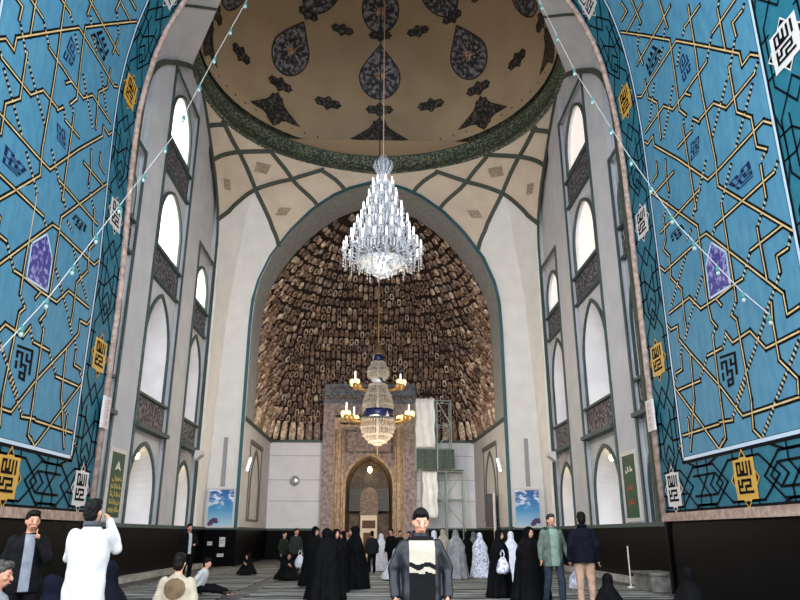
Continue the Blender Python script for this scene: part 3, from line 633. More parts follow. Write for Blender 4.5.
tp = MB()   # gable that closes the back arch under the ring and the portal head over the front of the hall
tp.add([(-.1 - h, YB - .005, z) for h, z in cb if z > 19] + [(-.1 + h, YB - .005, z) for h, z in cb[::-1] if z > 19][1:] + [(3, YB - .005, 21), (-3, YB - .005, 21)], [])
bk_top = [(-.1 - h, z) for h, z in cb if z > 18.4] + [(-.1 + h, z) for h, z in cb[::-1][1:] if z > 18.4]; n = len(bk_top)
tp.add([(x, YB, z) for x, z in bk_top] + [(x, YB, 20.95) for x, z in bk_top], [(i, i + 1, n + i + 1, n + i) for i in range(n - 1)])
structure(tp.build('wall_back_gable', M_white))
fp = MB(); sv = [surf(-1, 0, s)[::2] for s in SL] + [surf(1, 0, s)[::2] for s in SL[::-1][1:]]; n = len(sv)
fp.add([(x, 18.57, z) for x, z in sv] + [(max(-9.9, min(9.9, x * 1.35)), 18.57, z + 1.5) for x, z in sv], [(i, i + 1, n + i + 1, n + i) for i in range(n - 1)])
structure(fp.build('wall_front_hall', M_plaster))

# ------------------------------------------------------------------ mihrab
M_st1 = mat('mauve_stone', (172, 150, 144), .6, (118, 100, 98), 4.5, 6, .38, .64)
M_st2 = mat('tan_stone', (206, 176, 146), .6, (152, 124, 98), 5, 6, .35, .68)
M_st3 = mat('dark_carving', (84, 72, 70), .6, (160, 138, 126), 7, 6, .48, .68)
mh = empty('prayer_niche', (-.45, YA, 0)); tag(mh, 'tall carved stone prayer niche with a pointed arch at the end of the alcove', 'prayer niche')
def mpart(name, mats, fn, parent=None, smooth=False):
    m = MB(); fn(m); o = m.build(name, mats, mh if parent is None else parent, smooth); return o
def frame_rect(m, x0, x1, z0, z1, w, ya, yb, mi=0):
    m.box(x0, x0 + w, ya, yb, z0, z1, mi); m.box(x1 - w, x1, ya, yb, z0, z1, mi); m.box(x0 + w, x1 - w, ya, yb, z1 - w, z1, mi)
mpart('outer_frame', M_st1, lambda m: frame_rect(m, -2.9, 2.85, 0, 9.2, .72, -.42, .1))
mpart('inner_frame', M_st2, lambda m: (frame_rect(m, -2.18, 2.13, 0, 8.35, .32, -.34, .1), frame_rect(m, -1.86, 1.81, 0, 7.9, .16, -.28, .1)))
mpart('cornice', mat('blue_grey_stone', (118, 120, 128), .6, (84, 86, 96), 4, 5), lambda m: (m.box(-2.95, 2.9, -.48, .1, 9.2, 9.45), m.box(-2.9, 2.85, -.42, .1, 9.72, 10.45)))
mpart('inscription_band', M_st3, lambda m: (m.box(-2.9, 2.85, -.46, .1, 9.45, 9.72), m.box(-2.6, 2.55, -.43, .05, 10.1, 10.3)))
def spandrel(m):
    ar = arch_pts(1.45, 4.2, 6.0, 12, 0); n = len(ar); y = -.2
    top = [(max(-1.7, min(1.65, p * 1.3)), 7.9) for p, q in ar]; 
    m.add([(p, y, q) for p, q in ar[1:-1]] + [(a, y, b) for a, b in top[1:-1]], [(i, i + 1, n - 2 + i + 1, n - 2 + i) for i in range(n - 3)])
    m.quad((-1.75, y, 0), (-1.45, y, 0), (-1.45, y, 4.2), (-1.75, y, 4.2)); m.quad((1.45, y, 0), (1.7, y, 0), (1.7, y, 4.2), (1.45, y, 4.2)); m.add([(-1.45, y, 4.2), (-1.7, y, 4.2), (-1.7, y, 7.9)], [(0, 1, 2)]); m.add([(1.45, y, 4.2), (1.7, y, 4.2), (1.7, y, 7.9)], [(0, 1, 2)])
mpart('spandrel_panel', M_st1, spandrel)
mpart('carved_panel', M_st3, lambda m: (frame_rect(m, -1.5, 1.45, 6.2, 7.6, .14, -.24, -.2), m.box(-1.5, 1.45, -.24, -.2, 6.15, 6.28)))
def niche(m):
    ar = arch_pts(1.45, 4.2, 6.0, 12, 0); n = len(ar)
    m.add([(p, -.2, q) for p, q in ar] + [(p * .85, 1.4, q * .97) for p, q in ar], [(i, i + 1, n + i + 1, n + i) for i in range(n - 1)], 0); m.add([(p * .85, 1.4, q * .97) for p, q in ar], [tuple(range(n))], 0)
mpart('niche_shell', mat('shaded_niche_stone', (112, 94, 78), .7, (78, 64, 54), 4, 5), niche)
def lattice(m):
    for i in range(17): x = -1.2 + .15 * i; m.box(x - .03, x + .03, .7, .76, 2.75, 5.25 - .95 * abs(x) ** 1.4)
    for zz in (2.8, 3.4, 4.0): m.box(-1.2, 1.2, .69, .77, zz - .04, zz + .04)
    m.box(-1.2, 1.2, .78, .8, 2.75, 4.1)
mpart('lattice_screen', mat('dark_lattice', (38, 36, 38), .5, (66, 60, 56), 6, 3), lattice)
mpart('arch_molding', M_st2, lambda m: m.strip([(p, -.2, q) for p, q in arch_pts(1.5, 4.2, 6.08, 12, 0)], .14, .08, (0, -1, 0)))
def door(m):
    ar = arch_pts(.55, 3.5, 4.2, 8, 0); m.add([(p, .5, q) for p, q in ar] + [(p, .75, q) for p, q in ar], [(i, i + 1, len(ar) + i + 1, len(ar) + i) for i in range(len(ar) - 1)] + [tuple(range(len(ar)))])
mpart('inner_arch', mat('taupe_stone', (140, 118, 102), .6, (104, 84, 72), 6, 5), door)
wd = mpart('white_panel', mat('ivory', (232, 214, 186), .6), lambda m: (m.box(-.5, .5, .35, .48, .1, 2.5)))
mpart('panel_opening', mat('brown_opening', (96, 66, 48), .7), lambda m: (m.box(-.4, .4, .31, .35, 1.75, 2.2), m.box(-.32, .32, .32, .35, .3, 1.5)), wd)
for s in (-1, 1):
    m = MB()
    for x in (2.0, 1.62): m.tube([(s * x - .025, -.4, .05), (s * x - .025, -.4, 7.6)], [.09, .09], 8)
    m.build('engaged_column', M_st2, mh, True)
lam = empty('hanging_lamp', (-.42, YA + .3, 5.2)); tag(lam, 'small bright lamp hanging in the pointed arch of the prayer niche', 'lamp')
m = MB(); m.tube([(0, 0, .2), (0, 0, .78)], .012, 5); m.build('cord', M_black, lam)
m = MB(); m.ell((0, 0, 0), (.13, .13, .2), 12, 8); m.build('bulb', mat('warm_bulb', (255, 232, 180), .4, emit=9, ecol=(255, 226, 170)), lam, True)
L = bpy.data.lights.new('niche_light', 'POINT'); L.energy = 12; L.color = (1, .78, .5); L.shadow_soft_size = .15
lo = bpy.data.objects.new('niche_light', L); COL.objects.link(lo); lo.parent = lam; lo.location = (0, -.15, -.4)

# ------------------------------------------------------------------ scaffolding beside the mihrab
sc_ = empty('scaffold_tower', (4.05, 43.2, 0)); tag(sc_, 'grey green steel scaffold tower with diagonal braces and green netting beside the prayer niche', 'scaffold')
M_pole = mat('scaffold_steel', (166, 186, 182), .4, metal=.3)
def tubes(name, segs, r=.035):
    for a, b in segs: m = MB(); m.tube([a, b], r, 6); m.build(name, M_pole, sc_)
tubes('pole', [((x, y, 0), (x, y, 5.0)) for x in (-1.35, .1, 1.15) for y in (-.5, .5)] + [((x, y, 5.0), (x, y, 9.25)) for x in (-1.7, -.4, .45) for y in (-.5, .5)], .04)
tubes('rail', [((-1.35, y, z), (1.15, y, z)) for y in (-.5, .5) for z in (.4, 1.75, 3.35, 4.95)] + [((-1.7, y, z), (.45, y, z)) for y in (-.5, .5) for z in (6.3, 7.7, 9.2)])
tubes('brace', [((-1.35, -.5, 1.75), (1.15, -.5, 4.95)), ((-1.35, -.5, 4.95), (1.15, -.5, 1.75)), ((-.4, -.5, 6.3), (.45, -.5, 7.7)), ((.45, -.5, 7.7), (-.4, -.5, 9.2))], .03)
m = MB(); m.box(-1.35, 1.15, -.5, .5, 5.0, 5.06); m.build('platform', mat('platform_board', (96, 92, 80), .8), sc_)
m = MB()
m.add([(-1.7 + .115 * i, -.53 + .03 * math.sin(i * 1.3), z) for z in (5.1, 6.25) for i in range(21)], [(i, i + 1, 21 + i + 1, 21 + i) for i in range(20)])
nt_ = m.build('debris_net', mat('green_net', (88, 104, 96), .8, (62, 76, 72), 14, 3), sc_)
M_sheet = mat('white_sheet', (246, 248, 248), .7, (234, 238, 240), 2.5, 4)
def sheet(name, x0, x1, y, z0, z1, label):
    m = MB(); nx, nz = 16, 14
    v = [(x0 + (x1 - x0) * i / nx + .03 * math.sin(j * .9), y + .05 * math.sin(i * .9 + j * .25), z0 + (z1 - z0) * j / nz) for j in range(nz + 1) for i in range(nx + 1)]
    m.add(v, [(j * 17 + i, j * 17 + i + 1, (j + 1) * 17 + i + 1, (j + 1) * 17 + i) for j in range(nz) for i in range(nx)])
    o = m.build(name, M_sheet, None, True); sm = o.modifiers.new('thick', 'SOLIDIFY'); sm.thickness = .012; tag(o, label, 'sheet', 'white sheets on the scaffold'); return o
sheet('white_sheet', 2.34, 3.5, 42.58, 6.35, 9.3, 'white sheet hung from the top rail of the scaffold tower')
sheet('white_sheet', 2.72, 3.6, 42.58, 2.3, 4.9, 'white sheet hung low inside the braced bottom frame of the scaffold')

# ------------------------------------------------------------------ chandeliers
M_gold = mat('gold_metal', (186, 152, 96), .4, metal=.5)
M_candle = mat('candle_lamp', (255, 255, 252), .4, emit=1.6, ecol=(255, 250, 244))
M_crystal = mat('crystal', (226, 229, 235), .15, (176, 182, 192), 14, 2, .35, .65)
M_chain = mat('chain_metal', (206, 170, 150), .4, metal=.3)
def big_chandelier():
    r = empty('crystal_chandelier', (.15, 26.7, 11.4)); tag(r, 'large tiered crystal chandelier with white candle lamps hanging on a long chain under the dome', 'chandelier')
    m = MB(); z = 5.5
    while z < 18.2:
        m.ell((0, 0, z), (.03, .045, .075), 6, 5); z += .12
    m.build('chain', M_chain, r)
    m = MB(); m.tube([(-.16, .25, 5.2), (-.16, .25, 18.15)], .03, 6); m.tube([(-.16, .25, 5.2), (0, 0, 5.0)], .03, 6); m.build('cable', mat('dark_cable', (40, 34, 32), .6), r)
    m = MB(); m.lathe([(.02, .35), (.12, .5), (.3, .8), (.14, 1.0), (.22, 1.5), (.12, 1.9), (.2, 2.4), (.1, 2.9), (.16, 3.4), (.08, 3.9), (.22, 4.4), (.1, 4.8), (.16, 5.2), (.03, 5.5)], 14); m.build('stem', M_crystal, r, True)
    tiers = [(1.60, .95, 20), (1.30, 1.55, 18), (1.06, 2.15, 14), (.82, 2.75, 12), (.60, 3.35, 10), (.44, 3.9, 8)]
    rn = random.Random(5)
    for (R, z, n) in tiers:
        m = MB(); m.lathe([(R * .55, z - .05), (R * .6, z), (R * .55, z + .05), (R * .5, z)], 24, (0, 0, 0), 0, True); ring = m.build('tier_ring', M_crystal, r)
        for k in range(n):
            a = 2 * PI * (k + .3) / n; ca, sa = math.cos(a), math.sin(a)
            am = MB(); am.tube([(ca * R * q, sa * R * q, z + h) for q, h in ((.2, -.05), (.45, -.16), (.7, -.22), (.9, -.14), (1, .02))], .022, 5)
            am.lathe([(.0, .0), (.10, .03), (.14, .1), (.13, .1), (.0, .05)], 8, (ca * R, sa * R, z))
            ao = am.build('arm', M_crystal, r, True)
            cm = MB(); cm.tube([(ca * R, sa * R, z + .08), (ca * R, sa * R, z + .42), (ca * R, sa * R, z + .5)], [.045, .042, .015], 6); cm.build('candle', M_candle, ao)
        cm = MB()   # strings of drops under the tier
        for k in range(n * 3):
            a = 2 * PI * k / (n * 3) + rn.random() * .1; q = R * (1 - .16 * (k % 3)); L = .28 + .26 * rn.random()
            for j in range(5): cm.ell((q * math.cos(a), q * math.sin(a), z - .1 - L * j / 5 * 1.3), (.036, .036, .055), 4, 3)
        for k in range(n * 2):
            a = 2 * PI * k / (n * 2); q = R * .62
            cm.tube([(q * math.cos(a), q * math.sin(a), z - .02), (q * 1.02 * math.cos(a), q * 1.02 * math.sin(a), z + .28), (q * .75 * math.cos(a), q * .75 * math.sin(a), z + .5)], [.05, .06, .02], 5)
        tag(cm.build('crystal_drops', M_crystal, ring), kind='stuff')
    m = MB()
    for k in range(12):
        a = 2 * PI * k / 12
        m.tube([(math.cos(a) * q, math.sin(a) * q, h) for q, h in ((.1, 4.5), (.3, 4.75), (.42, 5.0), (.36, 5.2), (.24, 5.15), (.28, 5.0))], [.03, .035, .035, .03, .03, .015], 5)
        m.tube([(math.cos(a + .2) * q, math.sin(a + .2) * q, h) for q, h in ((.08, 4.9), (.2, 5.2), (.12, 5.5))], [.03, .035, .015], 5)
    m.build('crown', M_crystal, r, True)
    m = MB()
    for k in range(90):
        a = rn.random() * 6.283; q = 1.05 * rn.random() ** .5; zz = .75 - (1.05 - q) * .62
        for j in range(3): m.ell((q * math.cos(a), q * math.sin(a), zz - .12 * j), (.05, .05, .07), 5, 4)
    m.lathe([(.0, .05), (.3, .12), (.55, .3), (.9, .5), (1.0, .62), (.6, .66)], 20); tag(m.build('crystal_bowl', M_crystal, r), kind='stuff')
    Lg = bpy.data.lights.new('chandelier_glow', 'POINT'); Lg.energy = 600; Lg.color = (1, .87, .7); Lg.shadow_soft_size = 1.0
    o = bpy.data.objects.new('chandelier_glow', Lg); COL.objects.link(o); o.parent = r; o.location = (0, 0, -3.0)
big_chandelier()
def gold_chandelier():
    r = empty('gold_chandelier', (.03, 38.5, 6.1)); tag(r, 'smaller gold and glass chandelier with blue bands hanging before the prayer niche', 'chandelier')
    M_gl = mat('old_glass', (226, 220, 210), .2, (176, 166, 156), 14, 3, .35, .65)
    M_bl = mat('blue_silver_band', (26, 38, 84), .3, (226, 228, 232), 1.6, 1, .55, .6, metal=.2)
    m = MB(); z = 5.5
    while z < 12.7: m.ell((0, 0, z), (.03, .03, .07), 6, 4); z += .12
    m.build('chain', M_gold, r)
    m = MB(); m.lathe([(.02, 5.6), (.1, 5.4), (.42, 4.95), (.44, 4.9), (.0, 4.9)], 16); m.build('canopy', mat('bronze', (138, 118, 94), .35, metal=.4), r, True)
    for (z, R, h) in ((4.55, .28, .35), (3.25, .42, .3), (1.35, .85, .45)): m = MB(); m.lathe([(R, z), (R + .04, z + .05), (R + .04, z + h - .05), (R, z + h)], 24); m.build('metal_band', M_bl, r, True)
    rn = random.Random(2)
    def bag(prof, n, k):
        m = MB()
        for q in range(k * 2):
            a = 2 * PI * q / (k * 2); m.tube([(R * math.cos(a), R * math.sin(a), z) for R, z in prof], .009, 4)
            if q % 2 == 0:
                for (R, z), (R2, z2) in zip(prof[:-1], prof[1:]): m.ell((((R + R2) / 2 + .02) * math.cos(a), ((R + R2) / 2 + .02) * math.sin(a), (z + z2) / 2), (.04, .04, .075), 4, 3)
        m.tube([(0, 0, prof[0][1]), (0, 0, prof[-1][1])], .09, 8)
        tag(m.build('glass_strands', M_gl, r), kind='stuff')
    bag([(.3, 4.55), (.46, 4.3), (.58, 4.0), (.6, 3.8), (.54, 3.65), (.44, 3.5)], 20, 28); bag([(.36, 3.4), (.6, 2.9), (.82, 2.3), (.86, 1.8)], 24, 32); bag([(.86, 1.35), (.95, 1.0), (.9, .6), (.66, .2), (.3, -.05), (.05, -.1)], 24, 36)
    m = MB(); m.tube([(0, 0, 0), (0, 0, -.7)], [.05, .02], 6); m.build('pendant', M_gold, r)
    for (R, z, n) in ((1.3, 3.05, 4), (1.75, 1.3, 6)):
        for k in range(n):
            a = math.radians((14, 166, 194, 346)[k] if n == 4 else (10, 40, 140, 170, 192, 348)[k]); ca, sa = math.cos(a), math.sin(a)
            m = MB(); m.tube([(ca * q, sa * q, z + h) for q, h in ((.4, 0), (R * .5, -.18), (R * .8, -.1), (R, .1))], .05, 6)
            for t in range(3): m.ell((ca * (R - .1) + .16 * math.cos(t * 2.1), sa * (R - .1) + .16 * math.sin(t * 2.1), z + .05), (.17, .17, .14), 8, 6)
            ao = m.build('arm', M_gold, r, True)
            m = MB()
            for t in range(3): m.ell((ca * R + .17 * math.cos(t * 2.1 + a), sa * R + .17 * math.sin(t * 2.1 + a), z + .26), (.15, .15, .15), 8, 6)
            m.build('lamp_globe', mat('globe_glow', (255, 232, 186), .4, emit=.8, ecol=(255, 226, 168)), ao, True)
            if k % 2 == 0: m = MB(); m.tube([(ca * R, sa * R, z + .3), (ca * R, sa * R, z + .85)], [.05, .04], 6); m.build('candle', M_candle, ao)
    Lg = bpy.data.lights.new('gold_glow', 'POINT'); Lg.energy = 600; Lg.color = (1, .8, .55); Lg.shadow_soft_size = .8
    o = bpy.data.objects.new('gold_glow', Lg); COL.objects.link(o); o.parent = r; o.location = (0, -2.6, -1.3)
gold_chandelier()

# ------------------------------------------------------------------ signs, posters, lights on the walls
def sky_poster_mat():
    m = bpy.data.materials.new('sky_print'); m.use_nodes = True; nt = m.node_tree; p = nt.nodes['Principled BSDF']; p.inputs['Roughness'].default_value = .45
    tc = nt.nodes.new('ShaderNodeTexCoord'); mp = nt.nodes.new('ShaderNodeMapping'); mp.inputs['Scale'].default_value = (1.2, 1, 2.6); nz = nt.nodes.new('ShaderNodeTexNoise'); nz.inputs['Scale'].default_value = 1.7; nz.inputs['Detail'].default_value = 5
    sp = nt.nodes.new('ShaderNodeSeparateXYZ'); g = nt.nodes.new('ShaderNodeValToRGB'); c = nt.nodes.new('ShaderNodeValToRGB'); mx = nt.nodes.new('ShaderNodeMix'); mx.data_type = 'RGBA'; dv = nt.nodes.new('ShaderNodeMath'); dv.operation = 'DIVIDE'; dv.inputs[1].default_value = 1.75
    ml = nt.nodes.new('ShaderNodeMath'); ml.operation = 'MULTIPLY'; hr = nt.nodes.new('ShaderNodeValToRGB')
    L = nt.links.new
    L(tc.outputs['Object'], mp.inputs[0]); L(mp.outputs[0], nz.inputs['Vector']); L(tc.outputs['Object'], sp.inputs[0]); L(sp.outputs['Z'], dv.inputs[0]); L(dv.outputs[0], g.inputs[0])
    e = g.color_ramp.elements; e[0].position = 0; e[0].color = (*lin((176, 206, 222)), 1); e[1].position = 1; e[1].color = (*lin((22, 74, 158)), 1); x = e.new(.45); x.color = (*lin((62, 146, 196)), 1)
    c.color_ramp.elements[0].position = .48; c.color_ramp.elements[1].position = .6
    hr.color_ramp.elements[0].position = .45; hr.color_ramp.elements[1].position = .62; hr.color_ramp.elements[0].color = (0, 0, 0, 1)
    L(nz.outputs['Fac'], c.inputs[0]); L(dv.outputs[0], hr.inputs[0]); L(c.outputs[0], ml.inputs[0]); L(hr.outputs[0], ml.inputs[1]); L(ml.outputs[0], mx.inputs['Factor']); L(g.outputs[0], mx.inputs['A']); mx.inputs['B'].default_value = (*lin((238, 242, 248)), 1); L(mx.outputs['Result'], p.inputs['Base Color'])
    return m
M_sky = sky_poster_mat()
for sx, lb in ((-1, 'sky and cloud poster low on the white pilaster beside the two white notices'), (1, 'sky and cloud poster low on the white pilaster above the black chador women')):
    r = empty('sky_poster', (sx * 7.28 - .05, 34.66, 1.74)); tag(r, lb, 'poster', 'sky posters on the pilasters')
    m = MB(); m.box(-.62, .62, 0, .03, 0, 1.72); m.build('print', M_sky, r)
    m = MB(); m.strip([(-.62, 0, 0), (-.62, 0, 1.72), (.62, 0, 1.72), (.62, 0, 0)], .08, .02, (0, -1, 0), closed=True); m.build('border', M_whiteglaze, r)
    m = MB(); 
    for k in range(9):
        a = k * .7; m.ell(((-.32 if sx < 0 else .36) + .16 * math.cos(a), -.012, .22 + .12 * math.sin(a * 1.3)), (.1, .012, .07), 8, 5)
    m.build('printed_flowers', mat('plum_flowers', (96, 52, 84), .6, (60, 50, 96), 9, 2), r)
M_green = mat('green_banner', (8, 74, 48), .6, (10, 62, 42), 3, 3)
M_line = mat('banner_writing', (190, 168, 92), .6); M_line2 = mat('banner_white_writing', (226, 222, 206), .6); M_red = mat('red_writing', (176, 60, 48), .6)
def writing(m, side, X, y0, y1, z, h, seed, mi=0):
    """a line of flowing script built from joined strokes and dots"""
    rn = random.Random(seed); y = y0; d = 1 if y1 > y0 else -1; w = h * .22
    while (y1 - y) * d > h * .4:
        k = rn.choice('abcde'); L = h * (.5 + .5 * rn.random()); q = lambda a, b: (X, y + d * a * L, z + b * h)
        if k == 'a': P = [q(0, 0), q(.2, -.1), q(.2, .9)]
        elif k == 'b': P = [q(0, .4), q(.1, 0), q(.7, 0), q(.9, .35)]
        elif k == 'c': P = [q(0, 0), q(.3, .1), q(.6, .5), q(.9, .1), q(1, -.3)]
        elif k == 'd': P = [q(0, .1), q(.5, 0), q(.7, .9)]
        else: P = [q(0, 0), q(.5, -.35), q(1, 0), q(.9, .3)]
        m.strip(P, w, .006, (-side, 0, 0), mi)
        if rn.random() < .6: m.strip([q(.4, .62), q(.6, .62)], w, .006, (-side, 0, 0), mi)
        y += d * L * 1.05
for side, y0, y1, lb in ((-1, 21.95, 23.3, 'green banner with white crest and yellow writing on the pier beside the white-jacketed man'), (1, 22.05, 23.4, 'green banner with three short lines of pale red writing on the pier')):
    r = empty('green_banner', (side * 8.06, (y0 + y1) / 2, 1.78)); tag(r, lb, 'banner', 'green banners on the piers'); X = 0; h = (y1 - y0) / 2 - .12
    m = MB(); m.box(*sorted((0, side * .04)), -h, h, .12, 2.05); m.build('cloth', M_green, r)
    m = MB(); m.box(*sorted((side * .01, side * .05)), -h - .14, h + .14, 0, 2.18); m.build('backing_board', M_whiteglaze, r)
    m = MB()
    if side < 0:
        m.strip([(.004, -.2, 1.55), (.004, 0, 1.75), (.004, .2, 1.55), (.004, 0, 1.62)], .07, .006, (1, 0, 0), 1, closed=True)
        for k in range(5): writing(m, side, .004, h - .1, -h + .1, 1.22 - .23 * k, .15, k, 0)
    else:
        for k, z in enumerate((1.55, 1.0, .55)): writing(m, side, -.004, -h + .25, .3, z, .17, 20 + k, 2 if k else 1)
    m.build('writing', [M_line, M_line2, M_red], r)
for side, lb in ((-1, 'narrow white sign with red characters high on the arch edge beside the gold medallion'), (1, 'narrow white sign with red characters high on the arch edge opposite, above the crouched figure')):
    r = empty('white_sign', (CX + side * 7.16, 18.2, 4.0)); tag(r, lb if side < 0 else 'narrow white sign with faded characters nearest the green banner with red writing', 'sign', 'white signs on the arch edges')
    m = MB(); m.box(-.03, .03, -.02, .42, 0, .82); m.box(-.3, .3, .36, .42, 0, .82) if False else None; m.box(*sorted((0, side * .34)), .40, .43, 0, .82) if False else None
    m.build('board', M_whiteglaze, r)
    m = MB()
    for k in range(4):
        z = .66 - .18 * k; X = -side * .034; c = .2
        m.strip([(X, c - .08, z + .06), (X, c + .06, z + .06), (X, c + .06, z - .05)], .025, .004, (-side, 0, 0)); m.strip([(X, c - .06, z - .04), (X, c + .02, z + .02)], .025, .004, (-side, 0, 0))
    m.build('characters', mat('faded_red', (206, 130, 130), .6), r)
# bulbs in the heads of the ground floor niches, white floodlights beside the far ones
M_nb = mat('niche_bulb', (255, 238, 196), .4, emit=7, ecol=(255, 232, 176))
for side in (-1, 1):
    for (y, z, bay) in ((25.57, 4.05, 'first'), (30.95, 3.95, 'second')):
        r = empty('niche_lamp', (side * 8.5, y, z)); tag(r, 'warm bulb in the head of the %s ground niche of the %s' % ('nearer' if bay == 'first' else 'farther', 'bright-windowed wall' if side < 0 else 'dim-windowed wall'), 'lamp', 'bulbs in the ground floor niches')
        m = MB(); m.ell((0, 0, 0), (.1, .1, .13), 10, 7); m.build('bulb', M_nb, r, True)
        m = MB(); m.lathe([(.03, .1), (.07, .14), (.07, .3), (.02, .32)], 10); m.build('socket', M_mold, r)
        Lg = bpy.data.lights.new('niche_glow', 'POINT'); Lg.energy = 2.2; Lg.color = (1, .85, .55); Lg.shadow_soft_size = .1
        o = bpy.data.objects.new('niche_glow', Lg); COL.objects.link(o); o.parent = r; o.location = (-side * .14, 0, -.2)
    r = empty('floodlight', (side * 7.78, 31.0, 4.42)); tag(r, 'white box floodlight under the ledge of the farther niche on the %s' % ('bright-windowed wall' if side < 0 else 'dim-windowed wall'), 'floodlight', 'white floodlights')
    m = MB(); m.add([(0, -.3, 0), (0, .3, 0), (0, .3, .4), (0, -.3, .4), (-side * .3, -.3, .22), (-side * .3, .3, .22), (-side * .3, .3, .4), (-side * .3, -.3, .4)], [(0, 1, 2, 3), (4, 5, 6, 7), (0, 1, 5, 4), (2, 3, 7, 6), (0, 3, 7, 4), (1, 2, 6, 5)]); m.build('housing', M_whiteglaze, r)
    m = MB(); m.box(*sorted((0, side * .3)), -.05, .05, .3, .38); m.build('bracket', M_mold, r)
    # fluorescent tube on the alcove wall
    xx = -6.5 if side < 0 else 6.28
    r = empty('tube_light', (xx, 35.6, 4.7)); tag(r, 'slanting white fluorescent tube on the %s alcove wall' % ('notice-side' if side < 0 else 'scaffold-side'), 'light', 'fluorescent tubes in the alcove')
    m = MB(); m.tube([(-side * .18, -.3, -.33), (-side * .18, .45, .33)], .055, 8); m.build('tube', mat('tube_glow', (250, 250, 250), .4, emit=1.4), r, True)
    m = MB(); m.strip([(-side * .05, -.3, -.33), (-side * .05, .45, .33)], .1, .07, (-side, 0, 0)); m.tube([(0, .08, 0), (-side * .15, .08, 0)], .03, 6); m.build('fitting', M_whiteglaze, r)
r = empty('bulkhead_lamp', (-4.98, YA - .09, 4.5)); tag(r, 'round metal bulkhead lamp on the white back wall panel', 'lamp')
m = MB(); m.ell((0, -.06, 0), (.26, .1, .26), 16, 10); m.build('dome_cover', mat('silver_dome', (196, 196, 198), .25, metal=.6), r, True)
m = MB(); m.lathe([(.24, -.03), (.3, -.03), (.3, .03), (.24, .03)], 20, (0, 0, 0), 0, True).xf(Matrix.Rotation(PI / 2, 4, 'X')); m.build('ring', mat('grey_ring', (140, 140, 142), .4), r)
for (x, z, w, h, lb) in ((-7.72, .92, .22, .17, 'smallest pale paper notice on black stone under the sky poster'), (-7.15, .86, .26, .42, 'larger white paper notice on black stone under the sky poster'), (-7.2, .42, .3, .14, 'low wide pale paper notice on black stone near the floor')):
    m = MB(); m.box(x - w / 2, x + w / 2, 34.69, 34.72, z, z + h); m.box(x - w * .4, x + w * .4, 34.685, 34.69, z + h * .6, z + h * .72, 1); m.box(x - w * .4, x + w * .2, 34.685, 34.69, z + h * .35, z + h * .45, 1)
    tag(m.build('paper_notice', [M_whiteglaze, mat('print_grey', (150, 150, 150), .8)]), lb, 'notice', 'paper notices')
m = MB(); m.tube([(5.95, 36.6, .2), (5.95, 36.6, 3.4)], .07, 8); tag(m.build('white_post', M_whiteglaze), 'thin upright white post in the alcove mouth beside the dim pilaster', 'post')
m = MB(); m.box(5.75, 6.1, 37.2, 38.3, 1.75, 3.4); tag(m.build('dark_cabinet', mat('cabinet_grey', (70, 72, 74), .6)), 'dark grey wall cabinet just inside the alcove behind the white post', 'cabinet')

# ------------------------------------------------------------------ strings of lamps stretched across the portal
def string(name, pts, label, nb):
    r = empty(name, pts[0]); tag(r, label, 'string lights', 'strings of lamps across the portal'); o = Vector(pts[0])
    P = []
    for a, b in zip(pts[:-1], pts[1:]):
        for i in range(6): P.append(Vector(a).lerp(Vector(b), i / 6) - o)
    P.append(Vector(pts[-1]) - o)
    m = MB(); m.tube(P, .009, 5); m.build('wire', mat('pale_wire', (190, 190, 186), .5), r)
    for k in range(nb):
        t = (k + .5) / nb * (len(P) - 1); i = int(t); q = P[i].lerp(P[i + 1], t - i)
        m = MB(); m.lathe([(.02, 0), (.045, -.05), (.05, -.12), (.03, -.14)], 8, q); bo = m.build('socket', mat('teal_socket', (60, 120, 116), .5), r, True)
        m = MB(); m.ell(q + Vector((0, 0, -.17)), (.045, .045, .06), 8, 6); m.build('bulb', mat('clear_bulb', (150, 176, 172), .25), bo, True)
string('string_lights', [(-3.95, 17.5, 17.26), (-4.69, 16.6, 13.99), (-5.24, 15.6, 10.88), (-5.87, 14.2, 8.07), (-6.34, 13.0, 5.78), (-6.7, 11.8, 4.01)], 'string of teal-socketed bulbs sagging across towards the tile wall beside the white-jacketed man', 13)
string('string_lights', [(4.75, 17.5, 17.52), (5.46, 16.4, 13.66), (6.12, 15.2, 10.51), (6.63, 14.0, 7.92), (7.18, 12.9, 6.02), (7.73, 11.8, 4.48)], 'string of teal-socketed bulbs sagging across towards the tile wall above the stone bench', 13)


# ------------------------------------------------------------------ carpets and stones on the floor
def carpet_mat(name, a, b, c):
    m = bpy.data.materials.new(name); m.use_nodes = True; nt = m.node_tree; p = nt.nodes['Principled BSDF']; p.inputs['Roughness'].default_value = .95; L = nt.links.new
    tc = nt.nodes.new('ShaderNodeTexCoord'); mp = nt.nodes.new('ShaderNodeMapping'); mp.inputs['Scale'].default_value = (.4, 1.1, 1); wv = nt.nodes.new('ShaderNodeTexWave'); wv.bands_direction = 'Y'; wv.inputs['Scale'].default_value = .55; wv.inputs['Distortion'].default_value = 5.5; wv.inputs['Detail'].default_value = 3; wv.inputs['Detail Scale'].default_value = 2.2
    r = nt.nodes.new('ShaderNodeValToRGB'); e = r.color_ramp.elements; e[0].position = .5; e[0].color = (*lin(a), 1); e[1].position = .66; e[1].color = (*lin(b), 1); x = e.new(.85); x.color = (*lin(c), 1)
    L(tc.outputs['Object'], mp.inputs[0]); L(mp.outputs[0], wv.inputs['Vector']); L(wv.outputs['Fac'], r.inputs[0]); L(r.outputs[0], p.inputs['Base Color']); return m
M_carp = carpet_mat('carpet_pattern', (3, 3, 5), (92, 94, 94), (150, 150, 144)); M_fringe = mat('carpet_edge', (136, 134, 126), .9)
cnt = 0
ordw = ['nearest', 'second', 'third', 'fourth', 'fifth', 'sixth', 'seventh', 'last']
